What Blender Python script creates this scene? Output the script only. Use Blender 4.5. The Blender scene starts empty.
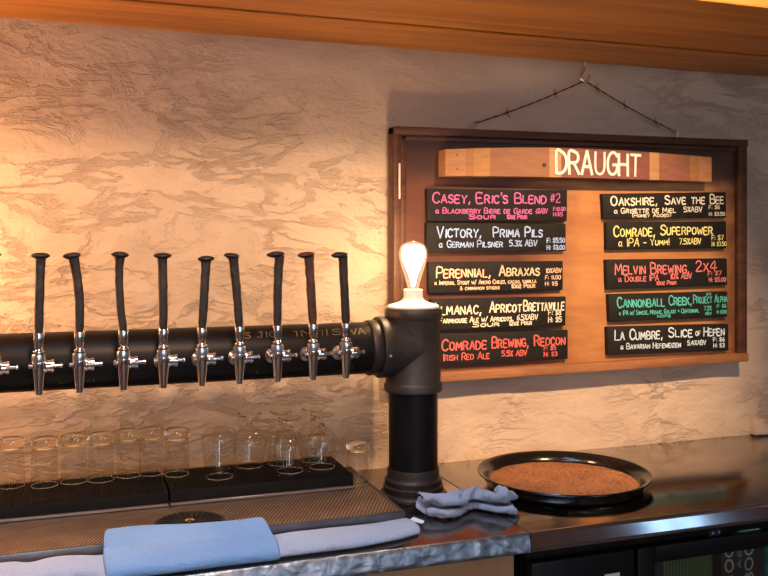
import bpy, bmesh, math, random
from mathutils import Vector, Matrix, noise
R = random.Random(7)
PI = math.pi
sc = bpy.context.scene
COL = sc.collection

# ------------------------------------------------------------------ camera, world, lights, exposure
EYE = 1.486
YAW = math.radians(19.5)
cam_d = bpy.data.cameras.new('camera'); cam = bpy.data.objects.new('camera', cam_d); COL.objects.link(cam)
cam.location = (0, 0, EYE); cam.rotation_euler = (PI/2, 0, -YAW)
cam_d.sensor_width = 36; cam_d.lens = 882/768*36; cam_d.shift_y = -47/768; cam_d.clip_start = .02
sc.camera = cam

world = bpy.data.worlds.new('world'); sc.world = world; world.use_nodes = True
world.node_tree.nodes['Background'].inputs[0].default_value = (.30, .36, .45, 1)
world.node_tree.nodes['Background'].inputs[1].default_value = .2

def spot(name, loc, target, power, color, size, blend, radius):
    d = bpy.data.lights.new(name, 'SPOT'); o = bpy.data.objects.new(name, d); COL.objects.link(o)
    d.energy = power; d.color = color; d.spot_size = math.radians(size); d.spot_blend = blend; d.shadow_soft_size = radius
    o.location = loc; o.rotation_euler = (Vector(target)-Vector(loc)).to_track_quat('-Z', 'Y').to_euler()
    return o
# two warm ceiling spots in front of the beam, aimed at the wall
spot('spot_lamp', (.22, .50, 2.42), (.14, 2.1, 1.38), 110, (1, .63, .38), 62, .95, .10)
spot('spot_lamp', (1.22, .50, 2.43), (1.30, 2.1, 1.22), 235, (1, .64, .37), 41, .9, .03)
def point(name, loc, power, color, radius):
    d = bpy.data.lights.new(name, 'POINT'); o = bpy.data.objects.new(name, d); COL.objects.link(o)
    d.energy = power; d.color = color; d.shadow_soft_size = radius; o.location = loc; return o
# warm fill lights added in the room behind the viewer, no fixtures
point('room_fill', (-.7, -1.0, 2.1), 13, (1, .58, .36), .12)
point('room_fill', (4.2, -1.0, 2.1), 7, (1, .58, .36), .12)
point('room_fill', (.6, -2.5, 2.0), 26, (1, .72, .56), .12)  # added to brighten the front wall for reflections in the chrome
# the bulb on the far left end of the tap tower, just out of the frame
point('tower_bulb', (-.42, 1.86, 1.44), 15, (1, .50, .20), .03)
sc.cycles.transparent_max_bounces = 40
sc.view_settings.view_transform = 'Standard'; sc.view_settings.look = 'None'
sc.view_settings.gamma = 1; sc.view_settings.use_curve_mapping = False
sc.view_settings.exposure = 0.2

# ------------------------------------------------------------------ measuring helpers
FX, FY = math.sin(YAW), math.cos(YAW)
def ray(px, py):
    dx, dy = px-384, 241-py
    return Vector((FX*882+FY*dx, FY*882-FX*dx, dy))
def PY(px, py, Y):
    d = ray(px, py); t = Y/d.y
    return Vector((d.x*t, Y, EYE+d.z*t))
def PZ(px, py, z):
    d = ray(px, py); t = (z-EYE)/d.z
    return Vector((d.x*t, d.y*t, z))

# ------------------------------------------------------------------ materials
def mat(name):
    m = bpy.data.materials.new(name); m.use_nodes = True
    return m, m.node_tree, m.node_tree.nodes['Principled BSDF']
def L(nt, a, b): nt.links.new(a, b)
def coords(nt, scale=(1,1,1), rot=(0,0,0), which='Object'):
    tc = nt.nodes.new('ShaderNodeTexCoord'); mp = nt.nodes.new('ShaderNodeMapping')
    mp.inputs['Scale'].default_value = scale; mp.inputs['Rotation'].default_value = rot
    L(nt, tc.outputs[which], mp.inputs[0]); return mp.outputs[0]
def noise_n(nt, vec, scale, detail=4, rough=.55, dist=0):
    n = nt.nodes.new('ShaderNodeTexNoise'); n.inputs['Scale'].default_value = scale
    n.inputs['Detail'].default_value = detail; n.inputs['Roughness'].default_value = rough; n.inputs['Distortion'].default_value = dist
    L(nt, vec, n.inputs['Vector']); return n.outputs['Fac']
def ramp(nt, fac, stops, interp='LINEAR'):
    r = nt.nodes.new('ShaderNodeValToRGB'); r.color_ramp.interpolation = interp
    e = r.color_ramp.elements
    while len(e) < len(stops): e.new(.5)
    for i, (p, c) in enumerate(stops):
        e[i].position = p; e[i].color = (*c, 1) if len(c) == 3 else c
    L(nt, fac, r.inputs[0]); return r.outputs[0]
def bump(nt, bsdf, h, strength, dist, prev=None):
    b = nt.nodes.new('ShaderNodeBump'); b.inputs['Strength'].default_value = strength; b.inputs['Distance'].default_value = dist
    L(nt, h, b.inputs['Height'])
    if prev: L(nt, prev, b.inputs['Normal'])
    L(nt, b.outputs[0], bsdf.inputs['Normal']); return b.outputs[0]
def mixc(nt, fac, a, b, mode='MIX'):
    m = nt.nodes.new('ShaderNodeMix'); m.data_type = 'RGBA'; m.blend_type = mode
    if isinstance(fac, (int, float)): m.inputs[0].default_value = fac
    else: L(nt, fac, m.inputs[0])
    for i, v in ((6, a), (7, b)):
        if isinstance(v, tuple): m.inputs[i].default_value = (*v, 1)
        else: L(nt, v, m.inputs[i])
    return m.outputs[2]
def mathn(nt, op, a, b=0.0):
    m = nt.nodes.new('ShaderNodeMath'); m.operation = op
    for i, v in ((0, a), (1, b)):
        if isinstance(v, (int, float)): m.inputs[i].default_value = v
        else: L(nt, v, m.inputs[i])
    return m.outputs[0]
def plain(name, color, rough=.5, metal=0, nscale=0, var=.25, bstr=0, bdist=.001):
    m, nt, b = mat(name)
    b.inputs['Base Color'].default_value = (*color, 1); b.inputs['Roughness'].default_value = rough; b.inputs['Metallic'].default_value = metal
    if nscale:
        v = coords(nt); n = noise_n(nt, v, nscale, 5)
        c = ramp(nt, n, [(.3, tuple(x*(1-var) for x in color)), (.7, tuple(min(1, x*(1+var)) for x in color))])
        L(nt, c, b.inputs['Base Color'])
        if bstr: bump(nt, b, n, bstr, bdist)
    return m

M = {}
# plaster wall: trowelled, with ridges
def m_plaster():
    m, nt, b = mat('plaster')
    v = coords(nt, (1, 1, 1.9)); v2 = coords(nt, (1, 1, 1.3), (0, .35, 0))
    n1 = noise_n(nt, v, 4.5, 6, .55, .5); n2 = noise_n(nt, v2, 15, 6, .6, .35); n3 = noise_n(nt, coords(nt, (1, 1, 2.2), (0, -.2, 0)), 60, 4, .6, .2)
    big = noise_n(nt, coords(nt, (1, 1, 1)), 2.1, 3, .5, .3)
    c = ramp(nt, n1, [(.28, (.50, .375, .275)), (.5, (.57, .435, .325)), (.75, (.62, .48, .365))])
    c = mixc(nt, ramp(nt, n2, [(.5, (0, 0, 0)), (.8, (.13, .13, .13))]), c, (.40, .29, .22))
    L(nt, c, b.inputs['Base Color']); b.inputs['Roughness'].default_value = .9
    # flaky trowel edges in patches, smooth plaster between them
    mask = ramp(nt, big, [(.42, (0, 0, 0)), (.60, (1, 1, 1))])
    vr = coords(nt, (1, 1, 2.6), (0, .12, 0))
    rid = mathn(nt, 'ABSOLUTE', mathn(nt, 'SUBTRACT', noise_n(nt, vr, 4.2, 7, .66, .5), .5))
    rid = mathn(nt, 'MULTIPLY', ramp(nt, rid, [(0, (1, 1, 1)), (.03, (0, 0, 0))]), mathn(nt, 'ADD', mask, .18))
    h2 = mathn(nt, 'MULTIPLY', mathn(nt, 'SUBTRACT', n2, .5), mathn(nt, 'ADD', mask, .3))
    p = bump(nt, b, n1, .45, .03); p = bump(nt, b, h2, .8, .014, p); p = bump(nt, b, mathn(nt, 'SUBTRACT', 1.0, rid), .75, .004, p); bump(nt, b, n3, .35, .0022, p)
    return m
M['plaster'] = m_plaster()
def m_wood(name, dark, light, scale=(1, 9, 9), nscale=3, rough=.55, bstr=.25):
    m, nt, b = mat(name)
    v = coords(nt, scale); n1 = noise_n(nt, v, nscale, 6, .6, .6); n2 = noise_n(nt, coords(nt, tuple(s*1.6 for s in scale)), nscale*5, 4, .6, .2)
    n = mathn(nt, 'ADD', mathn(nt, 'MULTIPLY', n1, .7), mathn(nt, 'MULTIPLY', n2, .3))
    L(nt, ramp(nt, n, [(.3, dark), (.68, light)]), b.inputs['Base Color'])
    b.inputs['Roughness'].default_value = rough
    bump(nt, b, n, bstr, .003); return m
M['beam'] = m_wood('honey_pine', (.25, .080, .012), (.64, .275, .048), (.5, 8, 8), 2.6, .5, .25)
M['panel'] = m_wood('board_panel', (.22, .075, .026), (.46, .19, .065), (1, 8, 6), 3, .5, .15)
def m_panel():
    m, nt, b = mat('board_panel')
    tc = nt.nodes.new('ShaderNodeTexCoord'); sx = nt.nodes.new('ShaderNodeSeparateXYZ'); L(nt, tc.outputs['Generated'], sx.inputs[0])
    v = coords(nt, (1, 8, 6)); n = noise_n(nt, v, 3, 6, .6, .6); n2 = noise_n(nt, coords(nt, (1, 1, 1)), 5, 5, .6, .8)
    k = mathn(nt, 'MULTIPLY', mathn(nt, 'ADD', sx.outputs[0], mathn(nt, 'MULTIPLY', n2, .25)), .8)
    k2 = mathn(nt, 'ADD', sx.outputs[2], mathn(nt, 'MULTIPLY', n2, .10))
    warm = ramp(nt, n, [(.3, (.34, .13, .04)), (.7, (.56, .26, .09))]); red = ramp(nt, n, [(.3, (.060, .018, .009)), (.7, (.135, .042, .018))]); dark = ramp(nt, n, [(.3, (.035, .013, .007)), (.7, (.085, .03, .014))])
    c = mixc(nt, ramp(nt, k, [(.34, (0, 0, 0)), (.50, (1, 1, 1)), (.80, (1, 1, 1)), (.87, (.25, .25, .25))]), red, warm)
    c = mixc(nt, ramp(nt, k2, [(.83, (0, 0, 0)), (.87, (1, 1, 1))]), c, dark)  # top strip painted darker, standing for the beam's shadow
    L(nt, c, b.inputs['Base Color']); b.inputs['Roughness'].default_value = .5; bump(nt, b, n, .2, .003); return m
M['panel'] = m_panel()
M['frame'] = m_wood('board_frame', (.030, .011, .006), (.13, .045, .017), (1, 6, 6), 5, .55, .6)
M['ledge'] = m_wood('board_ledge', (.16, .06, .022), (.42, .185, .07), (1, 8, 8), 5, .6, .6)
M['bar_front'] = m_wood('bar_front', (.44, .22, .10), (.66, .37, .17), (1, 3, .6), 5, .6, .3)
M['chalk_black'] = plain('chalkboard', (.012, .0105, .010), .7, 0, 30, .35)
M['chalk_black'].node_tree.nodes['Principled BSDF'].inputs['Specular IOR Level'].default_value = .25
def m_stave():
    m, nt, b = mat('barrel_stave')
    tc = nt.nodes.new('ShaderNodeTexCoord'); sx = nt.nodes.new('ShaderNodeSeparateXYZ'); L(nt, tc.outputs['Generated'], sx.inputs[0])
    A, B, C, D, E = (.50, .24, .10), (.42, .19, .075), (.33, .145, .07), (.53, .29, .12), (.25, .085, .06)
    c = ramp(nt, sx.outputs[0], [(0, A), (.065, B), (.09, (.48, .235, .08)), (.145, C), (.352, D), (.395, E), (.735, D), (.775, (.30, .12, .07)), (.905, (.42, .19, .06)), (.945, A)], 'CONSTANT')
    n = noise_n(nt, coords(nt, (2, 12, 12)), 6, 6, .6, .6)
    L(nt, mixc(nt, .6, c, ramp(nt, n, [(.3, (.45, .45, .45)), (.7, (1, 1, 1))]), 'MULTIPLY'), b.inputs['Base Color'])
    b.inputs['Roughness'].default_value = .6; bump(nt, b, n, .3, .003); return m
M['stave'] = m_stave()
M['white_paint'] = plain('white_paint', (.80, .77, .70), .6, 0, 60, .08)
def m_iron(name, c, rough=.5, metal=.6, s=40, bs=.4, bd=.002):
    return plain(name, c, rough, metal, s, .45, bs, bd)
M['spike'] = m_iron('forged_iron', (.030, .022, .018), .55, .35, 55, .9, .004)
M['rusty'] = m_iron('rusty_iron', (.075, .028, .017), .6, .25, 70, .9, .004)
M['black_pipe'] = plain('black_pipe', (.006, .005, .005), .42, .0, 14, .4, .08, .002)
M['black_pipe'].node_tree.nodes['Principled BSDF'].inputs['Specular IOR Level'].default_value = .18
M['tee'] = plain('tee_iron', (.044, .036, .033), .48, .35, 60, .2, .25, .001)
M['flange'] = plain('flange_iron', (.040, .031, .026), .45, .5, 40, .3, .3, .001)
M['gold_print'] = plain('gold_print', (.15, .10, .04), .5, .1, 60, .6)
M['chrome'] = plain('chrome', (.86, .80, .76), .10, 1)
M['steel_band'] = plain('brushed_band', (.62, .66, .72), .28, 1)
M['porcelain'] = plain('porcelain', (.86, .84, .80), .25, 0, 8, .03)
M['screw_metal'] = plain('screw_metal', (.75, .73, .70), .3, 1)
def m_steel():
    m, nt, b = mat('counter_steel')
    n1 = noise_n(nt, coords(nt, (2, 2, 2)), 3, 5, .6, .5); n2 = noise_n(nt, coords(nt, (2, 120, 2)), 4, 3, .6)
    L(nt, ramp(nt, n1, [(.3, (.28, .25, .225)), (.7, (.41, .37, .335))]), b.inputs['Base Color'])
    b.inputs['Metallic'].default_value = 1
    L(nt, ramp(nt, mathn(nt, 'ADD', mathn(nt, 'MULTIPLY', n1, .6), mathn(nt, 'MULTIPLY', n2, .4)), [(.3, (.09,)*3), (.7, (.22,)*3)]), b.inputs['Roughness'])
    bump(nt, b, n2, .05, .001); return m
M['steel'] = m_steel()
def m_hammer():
    m, nt, b = mat('hammered_zinc')
    n1 = noise_n(nt, coords(nt, (1, 1, 1.3)), 34, 2, .45, .3); n2 = noise_n(nt, coords(nt), 130, 3, .5)
    L(nt, ramp(nt, n1, [(.3, (.22, .25, .30)), (.7, (.42, .45, .50))]), b.inputs['Base Color'])
    b.inputs['Metallic'].default_value = 1; b.inputs['Roughness'].default_value = .4
    p = bump(nt, b, n1, .55, .008); bump(nt, b, n2, .12, .002, p); return m
M['hammered'] = m_hammer()
M['edge_steel'] = plain('edge_steel', (.50, .48, .52), .10, 1, 20, .12)
M['mat_rubber'] = plain('mat_rubber', (.007, .006, .006), .6, 0, 40, .3)
M['mat_rubber'].node_tree.nodes['Principled BSDF'].inputs['Specular IOR Level'].default_value = .2
M['mat_lip'] = plain('mat_lip', (.26, .23, .22), .35, .6)
def m_perf():
    m, nt, b = mat('perforated_steel')
    v = coords(nt, (1, 1, 1), (0, 0, math.radians(27)))
    sx = nt.nodes.new('ShaderNodeSeparateXYZ'); L(nt, v, sx.inputs[0])
    k = 2*PI/.0072
    a = mathn(nt, 'SINE', mathn(nt, 'MULTIPLY', sx.outputs[0], k)); c = mathn(nt, 'SINE', mathn(nt, 'MULTIPLY', sx.outputs[1], k*.9))
    h = mathn(nt, 'ADD', a, mathn(nt, 'MULTIPLY', c, .3))
    mask = ramp(nt, h, [(.30, (0, 0, 0)), (.65, (1, 1, 1))])
    stain = noise_n(nt, coords(nt, (1, 1.6, 1)), 14, 6, .65, .8)
    base = ramp(nt, stain, [(.35, (.36, .24, .145)), (.55, (.47, .33, .205)), (.66, (.56, .41, .27))])
    L(nt, mixc(nt, mask, base, (.035, .026, .02)), b.inputs['Base Color'])
    b.inputs['Metallic'].default_value = .75; b.inputs['Roughness'].default_value = .38
    bump(nt, b, mathn(nt, 'SUBTRACT', 1.0, mask), .6, .0015); return m
M['perforated'] = m_perf()
M['tray_steel'] = plain('tray_steel', (.20, .19, .19), .35, 1, 30, .2)
M['rinser_black'] = plain('rinser_black', (.010, .009, .009), .4, 0, 60, .3)
def m_towel(name, c1, c2):
    m, nt, b = mat(name)
    n = noise_n(nt, coords(nt), 240, 4, .75); n2 = noise_n(nt, coords(nt), 9, 4, .6, .4)
    c = mixc(nt, mathn(nt, 'MULTIPLY', n, .7), ramp(nt, n2, [(.3, c1), (.7, c2)]), tuple(x*.6 for x in c1))
    L(nt, c, b.inputs['Base Color']); b.inputs['Roughness'].default_value = .95
    b.inputs['Sheen Weight'].default_value = .25
    p = bump(nt, b, n, 1, .006); bump(nt, b, n2, .3, .006, p); return m
M['towel_blue'] = m_towel('towel_blue', (.20, .42, .80), (.28, .52, .88))
M['towel_pale'] = m_towel('towel_pale', (.46, .54, .74), (.58, .65, .80))
M['tag_white'] = plain('tag_white', (.80, .80, .78), .7)
M['tray_black'] = plain('tray_black', (.008, .006, .005), .16, 0, 20, .3)
def m_cork():
    m, nt, b = mat('cork_liner')
    n = noise_n(nt, coords(nt), 120, 5, .8); n2 = noise_n(nt, coords(nt), 12, 5, .65, .8)
    c = ramp(nt, n, [(.40, (.08, .022, .008)), (.5, (.32, .11, .03)), (.60, (.55, .23, .075))])
    L(nt, mixc(nt, .45, c, ramp(nt, n2, [(.35, (.16, .05, .018)), (.65, (.42, .17, .055))])), b.inputs['Base Color'])
    b.inputs['Roughness'].default_value = .95
    p = bump(nt, b, n2, .5, .006); bump(nt, b, n, 1, .002, p); return m
M['cork'] = m_cork()
def m_glass(name, tint=(1, 1, 1), rough=0.0):
    m, nt, b = mat(name)
    b.inputs['Base Color'].default_value = (*tint, 1); b.inputs['Roughness'].default_value = rough
    b.inputs['Transmission Weight'].default_value = 1; b.inputs['IOR'].default_value = 1.48; return m
M['glass'] = m_glass('clear_glass', (.99, .985, .97))
M['base_glass'] = m_glass('base_glass', (.97, .93, .80))
def m_thin():
    m = bpy.data.materials.new('thin_glass'); m.use_nodes = True; nt = m.node_tree; nt.nodes.clear()
    o = nt.nodes.new('ShaderNodeOutputMaterial'); t = nt.nodes.new('ShaderNodeBsdfTransparent'); g = nt.nodes.new('ShaderNodeBsdfGlossy')
    lw = nt.nodes.new('ShaderNodeLayerWeight'); lw.inputs['Blend'].default_value = .5; mx = nt.nodes.new('ShaderNodeMixShader')
    fac = mathn(nt, 'ADD', mathn(nt, 'MULTIPLY', mathn(nt, 'POWER', lw.outputs['Facing'], 4.0), .75), .07)
    g.inputs['Roughness'].default_value = .02; t.inputs[0].default_value = (.96, .95, .92, 1)
    L(nt, fac, mx.inputs[0]); L(nt, t.outputs[0], mx.inputs[1]); L(nt, g.outputs[0], mx.inputs[2]); L(nt, mx.outputs[0], o.inputs[0]); return m
M['rim_glass'] = plain('rim_glass', (.62, .60, .55), .12)
M['rim_glass'].node_tree.nodes['Principled BSDF'].inputs['Transmission Weight'].default_value = .75
M['thin_glass'] = m_thin()
def m_emit(name, color, strength):
    m, nt, b = mat(name)
    b.inputs['Base Color'].default_value = (*color, 1); b.inputs['Emission Color'].default_value = (*color, 1); b.inputs['Emission Strength'].default_value = strength; return m
def m_lit():
    m = M['thin_glass'].copy(); m.name = 'lit_glass'; nt = m.node_tree
    out = [x for x in nt.nodes if x.type == 'OUTPUT_MATERIAL'][0]; src = out.inputs[0].links[0].from_socket
    e = nt.nodes.new('ShaderNodeEmission'); e.inputs[0].default_value = (1, .70, .40, 1); e.inputs[1].default_value = .30
    a = nt.nodes.new('ShaderNodeAddShader'); L(nt, src, a.inputs[0]); L(nt, e.outputs[0], a.inputs[1]); L(nt, a.outputs[0], out.inputs[0]); return m
M['lit_glass'] = m_lit()
M['glow'] = m_emit('glowing_filament', (1, .66, .36), 125)
M['brass'] = plain('brass', (.70, .48, .20), .3, 1)
M['fridge_black'] = plain('fridge_black', (.006, .0055, .006), .4, 0, 30, .3)
M['fridge_black'].node_tree.nodes['Principled BSDF'].inputs['Specular IOR Level'].default_value = .22
M['dark_glass'] = plain('dark_glass', (.006, .006, .007), .08)
M['fridge_inside'] = plain('fridge_inside', (.03, .035, .035), .5)
M['hook_metal'] = plain('hook_metal', (.70, .62, .54), .25, 1)
M['wire'] = plain('barbed_wire', (.045, .032, .026), .5, .6)
M['floor'] = m_wood('floor_boards', (.10, .055, .03), (.20, .12, .07), (1, 8, 1), 3, .5, .2)
M['room_wall'] = plain('room_wall', (.46, .37, .32), .9, 0, 5, .1)
M['ceiling'] = plain('ceiling_paint', (.34, .26, .20), .9, 0, 5, .1)
CHALK = dict(pink=(.62, .14, .40), blue=(.36, .52, .86), peach=(.86, .58, .38), cream=(.82, .76, .58), red=(.72, .13, .11),
             ivory=(.84, .80, .64), yellow=(.84, .80, .28), coral=(.76, .20, .19), teal=(.09, .56, .47), ice=(.64, .78, .86))
for k, c in CHALK.items(): M['chalk_'+k] = plain('chalk_'+k, c, .85, 0, 300, .18)

# ------------------------------------------------------------------ mesh helpers
def obj(name, bm, m, parent=None, smooth=True, angle=40):
    me = bpy.data.meshes.new(name)
    bmesh.ops.recalc_face_normals(bm, faces=bm.faces[:])
    for f in bm.faces: f.smooth = smooth
    if smooth:
        for e in bm.edges:
            if len(e.link_faces) == 2 and e.calc_face_angle(0) > math.radians(angle): e.smooth = False
    bm.to_mesh(me); bm.free()
    o = bpy.data.objects.new(name, me); COL.objects.link(o)
    me.materials.append(m if not isinstance(m, str) else M[m])
    if parent: o.parent = parent
    return o
def tag(o, label, cat, group=None, kind=None):
    o['label'] = label; o['category'] = cat
    if group: o['group'] = group
    if kind: o['kind'] = kind
    return o
def thing(name, label, cat, loc=(0, 0, 0), rz=0, group=None):
    o = bpy.data.objects.new(name, None); COL.objects.link(o); o.empty_display_size = .02
    o.location = loc; o.rotation_euler = (0, 0, rz)
    return tag(o, label, cat, group)
def structure(name, bm, m, smooth=False, parent=None):
    o = obj(name, bm, m, parent, smooth)
    if not parent: o['kind'] = 'structure'
    return o
def B(): return bmesh.new()
def box(bm, x0, x1, y0, y1, z0, z1, bev=0, seg=2):
    r = bmesh.ops.create_cube(bm, size=1)
    vs = r['verts']
    for v in vs: v.co = Vector(((x0+x1)/2+v.co.x*(x1-x0), (y0+y1)/2+v.co.y*(y1-y0), (z0+z1)/2+v.co.z*(z1-z0)))
    if bev:
        es = list({e for v in vs for e in v.link_edges})
        bmesh.ops.bevel(bm, geom=es, offset=bev, segments=seg, affect='EDGES', profile=.5)
    return bm
def lathe(bm, prof, n=32, mtx=None, close=False):
    """prof: (radius, height); revolved about Z"""
    rings = []
    for r, z in prof:
        if r < 1e-6:
            p = Vector((0, 0, z)); rings.append([bm.verts.new(mtx @ p if mtx else p)])
        else:
            ring = []
            for i in range(n):
                p = Vector((r*math.cos(2*PI*i/n), r*math.sin(2*PI*i/n), z))
                ring.append(bm.verts.new(mtx @ p if mtx else p))
            rings.append(ring)
    if close: rings.append(rings[0])
    for a, b in zip(rings, rings[1:]):
        for i in range(n):
            j = (i+1) % n
            if len(a) == 1 and len(b) == 1: continue
            if len(a) == 1: bm.faces.new((a[0], b[j], b[i]))
            elif len(b) == 1: bm.faces.new((a[i], a[j], b[0]))
            else: bm.faces.new((a[i], a[j], b[j], b[i]))
    return bm
ALONG_X = Matrix.Rotation(PI/2, 4, 'Y')          # local z -> +X
TO_VIEW = Matrix.Rotation(PI/2, 4, 'X')          # local z -> -Y
def sweep(bm, pts, rad, n=10, shape=None, cap=True):
    """tube through pts; rad number or list (or (ra,rb) pairs); shape = list of unit 2D offsets"""
    pts = [Vector(p) for p in pts]
    sh = shape or [(math.cos(2*PI*i/n), math.sin(2*PI*i/n)) for i in range(n)]
    n = len(sh); rings = []; ref = None
    for i, p in enumerate(pts):
        d = (pts[min(i+1, len(pts)-1)]-pts[max(i-1, 0)]).normalized()
        if ref is None: ref = Vector((1, 0, 0)) if abs(d.x) < .8 else Vector((0, 1, 0))
        u = (ref-d*ref.dot(d)).normalized(); w = d.cross(u); ref = u
        r = rad[i] if isinstance(rad, (list, tuple)) else rad
        ra, rb = r if isinstance(r, (list, tuple)) else (r, r)
        rings.append([bm.verts.new(p+u*(a*ra)+w*(b*rb)) for a, b in sh])
    for a, b in zip(rings, rings[1:]):
        for i in range(n): bm.faces.new((a[i], a[(i+1) % n], b[(i+1) % n], b[i]))
    if cap: bm.faces.new(rings[0]); bm.faces.new(rings[-1][::-1])
    return bm
def catmull(pts, k=6):
    pts = [Vector(p) for p in pts]; out = []
    for i in range(len(pts)-1):
        p0, p1, p2, p3 = pts[max(i-1, 0)], pts[i], pts[i+1], pts[min(i+2, len(pts)-1)]
        for s in range(k):
            t = s/k
            out.append(.5*((2*p1)+(-p0+p2)*t+(2*p0-5*p1+4*p2-p3)*t*t+(-p0+3*p1-3*p2+p3)*t**3))
    out.append(pts[-1]); return out
def copy_tree(o, parent=None):
    c = o.copy(); COL.objects.link(c)
    if parent: c.parent = parent
    for ch in [x for x in bpy.data.objects if x.parent == o]: copy_tree(ch, c)
    return c

# ------------------------------------------------------------------ stroke lettering
G = {
'A': [[(0,0),(1.9,6),(2.2,6),(4,0)],[(.7,2.1),(3.3,2.1)]], 'B': [[(0,0),(0,6),(2.4,6),(3.2,5.3),(3.1,4),(2.2,3.2),(0,3.1)],[(2.2,3.2),(3.6,2.5),(3.7,1),(2.6,0),(0,0)]],
'C': [[(3.6,5),(2.7,6),(1.4,6),(.3,4.8),(0,3),(.3,1.2),(1.4,0),(2.7,0),(3.6,.9)]], 'D': [[(0,0),(0,6),(1.8,6),(3.3,4.9),(3.8,3),(3.3,1.1),(1.8,0),(0,0)]],
'E': [[(3.2,6),(0,6),(0,0),(3.3,0)],[(0,3.1),(2.6,3.1)]], 'F': [[(3.3,6),(0,6),(0,0)],[(0,3.1),(2.6,3.1)]],
'G': [[(3.6,5.1),(2.7,6),(1.3,6),(.2,4.6),(0,2.8),(.4,1),(1.5,0),(2.8,.1),(3.7,1),(3.7,2.6),(2.2,2.6)]], 'H': [[(0,0),(0,6)],[(3.6,0),(3.6,6)],[(0,3.1),(3.6,3.1)]],
'I': [[(.6,0),(.6,6)]], 'J': [[(3,6),(3,1.4),(2.2,0),(.9,0),(.1,1.2)],[(1.4,6),(4,6)]], 'K': [[(0,0),(0,6)],[(3.5,6),(.1,2.7)],[(1.2,3.7),(3.7,0)]],
'L': [[(0,6),(0,0),(3.2,0)]], 'M': [[(0,0),(.5,6),(2.3,1.8),(4.1,6),(4.6,0)]], 'N': [[(0,0),(.1,6),(3.6,0),(3.7,6)]],
'O': [[(1.9,6),(.5,5.1),(0,3),(.5,.9),(1.9,0),(3.4,.9),(3.9,3),(3.4,5.1),(1.9,6)]], 'P': [[(0,0),(0,6),(2.4,6),(3.4,5.2),(3.3,3.6),(2.2,2.8),(0,2.8)]],
'Q': [[(1.9,6),(.5,5.1),(0,3),(.5,.9),(1.9,0),(3.4,.9),(3.9,3),(3.4,5.1),(1.9,6)],[(2.4,1.6),(4,-.3)]], 'R': [[(0,0),(0,6),(2.4,6),(3.4,5.2),(3.3,3.8),(2.2,3.1),(0,3.1)],[(1.7,3.1),(3.7,0)]],
'S': [[(3.3,5.2),(2.4,6),(1.1,6),(.2,5.1),(.5,3.8),(2.6,2.8),(3.4,1.8),(3.1,.6),(2,0),(.8,0),(0,.9)]], 'T': [[(0,6),(3.8,6)],[(1.9,6),(1.9,0)]],
'U': [[(0,6),(0,1.7),(.9,.1),(2.6,.1),(3.6,1.7),(3.6,6)]], 'V': [[(0,6),(1.8,0),(2,0),(3.8,6)]], 'W': [[(0,6),(1.1,0),(2.5,4.4),(3.9,0),(5,6)]],
'X': [[(0,0),(3.6,6)],[(0,6),(3.6,0)]], 'Y': [[(0,6),(1.8,3),(3.6,6)],[(1.8,3),(1.8,0)]], 'Z': [[(0,6),(3.5,6),(0,0),(3.6,0)]],
'0': [[(1.7,6),(.4,5),(0,3),(.4,1),(1.7,0),(3,1),(3.4,3),(3,5),(1.7,6)]], '1': [[(.3,4.8),(1.2,6),(1.2,0)]], '2': [[(.2,4.7),(1,6),(2.5,6),(3.2,4.8),(2.6,3.2),(0,0),(3.5,0)]],
'3': [[(.3,5.4),(1.4,6),(2.8,5.5),(3,4.2),(1.5,3.2),(3.1,2.4),(3.2,1),(2,0),(.3,.5)]], '4': [[(2.5,0),(2.7,6),(0,2),(3.8,2)]], '5': [[(3.2,6),(.5,6),(.2,3.4),(2,3.8),(3.3,2.8),(3.2,1),(1.8,0),(.1,.4)]],
'6': [[(2.9,6),(1,4.4),(.1,2),(.8,.2),(2.3,.1),(3.2,1.4),(2.6,2.9),(1.2,3),(.2,2)]], '7': [[(.1,6),(3.4,6),(1.3,0)]], '8': [[(1.7,3.2),(.4,4.2),(.6,5.6),(1.7,6),(2.8,5.6),(3,4.2),(1.7,3.2),(.2,2),(.3,.6),(1.7,0),(3.1,.6),(3.2,2),(1.7,3.2)]],
'9': [[(3.2,4.2),(2.4,3),(1,3.1),(.2,4.4),(.9,5.9),(2.4,5.9),(3.2,4.6),(3,0)]], '.': [[(.3,0),(.6,.35)]], ',': [[(.7,.6),(.2,-1)]], "'": [[(.4,6.4),(.3,4.8)]],
'$': [[(3.3,5),(2.2,5.6),(.8,5.3),(.3,4.2),(2.8,2.6),(3.2,1.4),(2.2,.5),(.2,.9)],[(1.7,6.6),(1.7,-.5)]], '%': [[(0,0),(3.4,6)],[(.6,6),(0,5.2),(.7,4.5),(1.2,5.3),(.6,6)],[(2.8,1.6),(2.2,.8),(2.9,0),(3.5,.8),(2.8,1.6)]],
':': [[(.3,.8),(.5,1.1)],[(.3,3.6),(.5,3.9)]], '#': [[(.9,.4),(1.5,5.6)],[(2.4,.4),(3,5.6)],[(.2,2),(3.5,2)],[(.4,4),(3.7,4)]], '-': [[(.2,2.6),(2.4,2.6)]], '/': [[(0,-.4),(2.6,6.2)]],
'&': [[(3.6,0),(.6,4.6),(1.3,6),(2.4,5),(.3,1.6),(1,.1),(2.5,.4),(3.5,2.4)]], '!': [[(.5,6),(.4,1.8)],[(.3,0),(.5,.35)]], '+': [[(0,2.8),(2.8,2.8)],[(1.4,1.3),(1.4,4.3)]],
'(': [[(1.3,6.4),(.3,4.4),(.3,1.6),(1.3,-.4)]], ')': [[(.2,6.4),(1.2,4.4),(1.2,1.6),(.2,-.4)]], 'a': [[(2.4,3.2),(1,3.4),(.1,1.8),(.9,.1),(2.3,1.2)],[(2.5,3.4),(2.4,.8),(2.9,.1)]],
}
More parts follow.
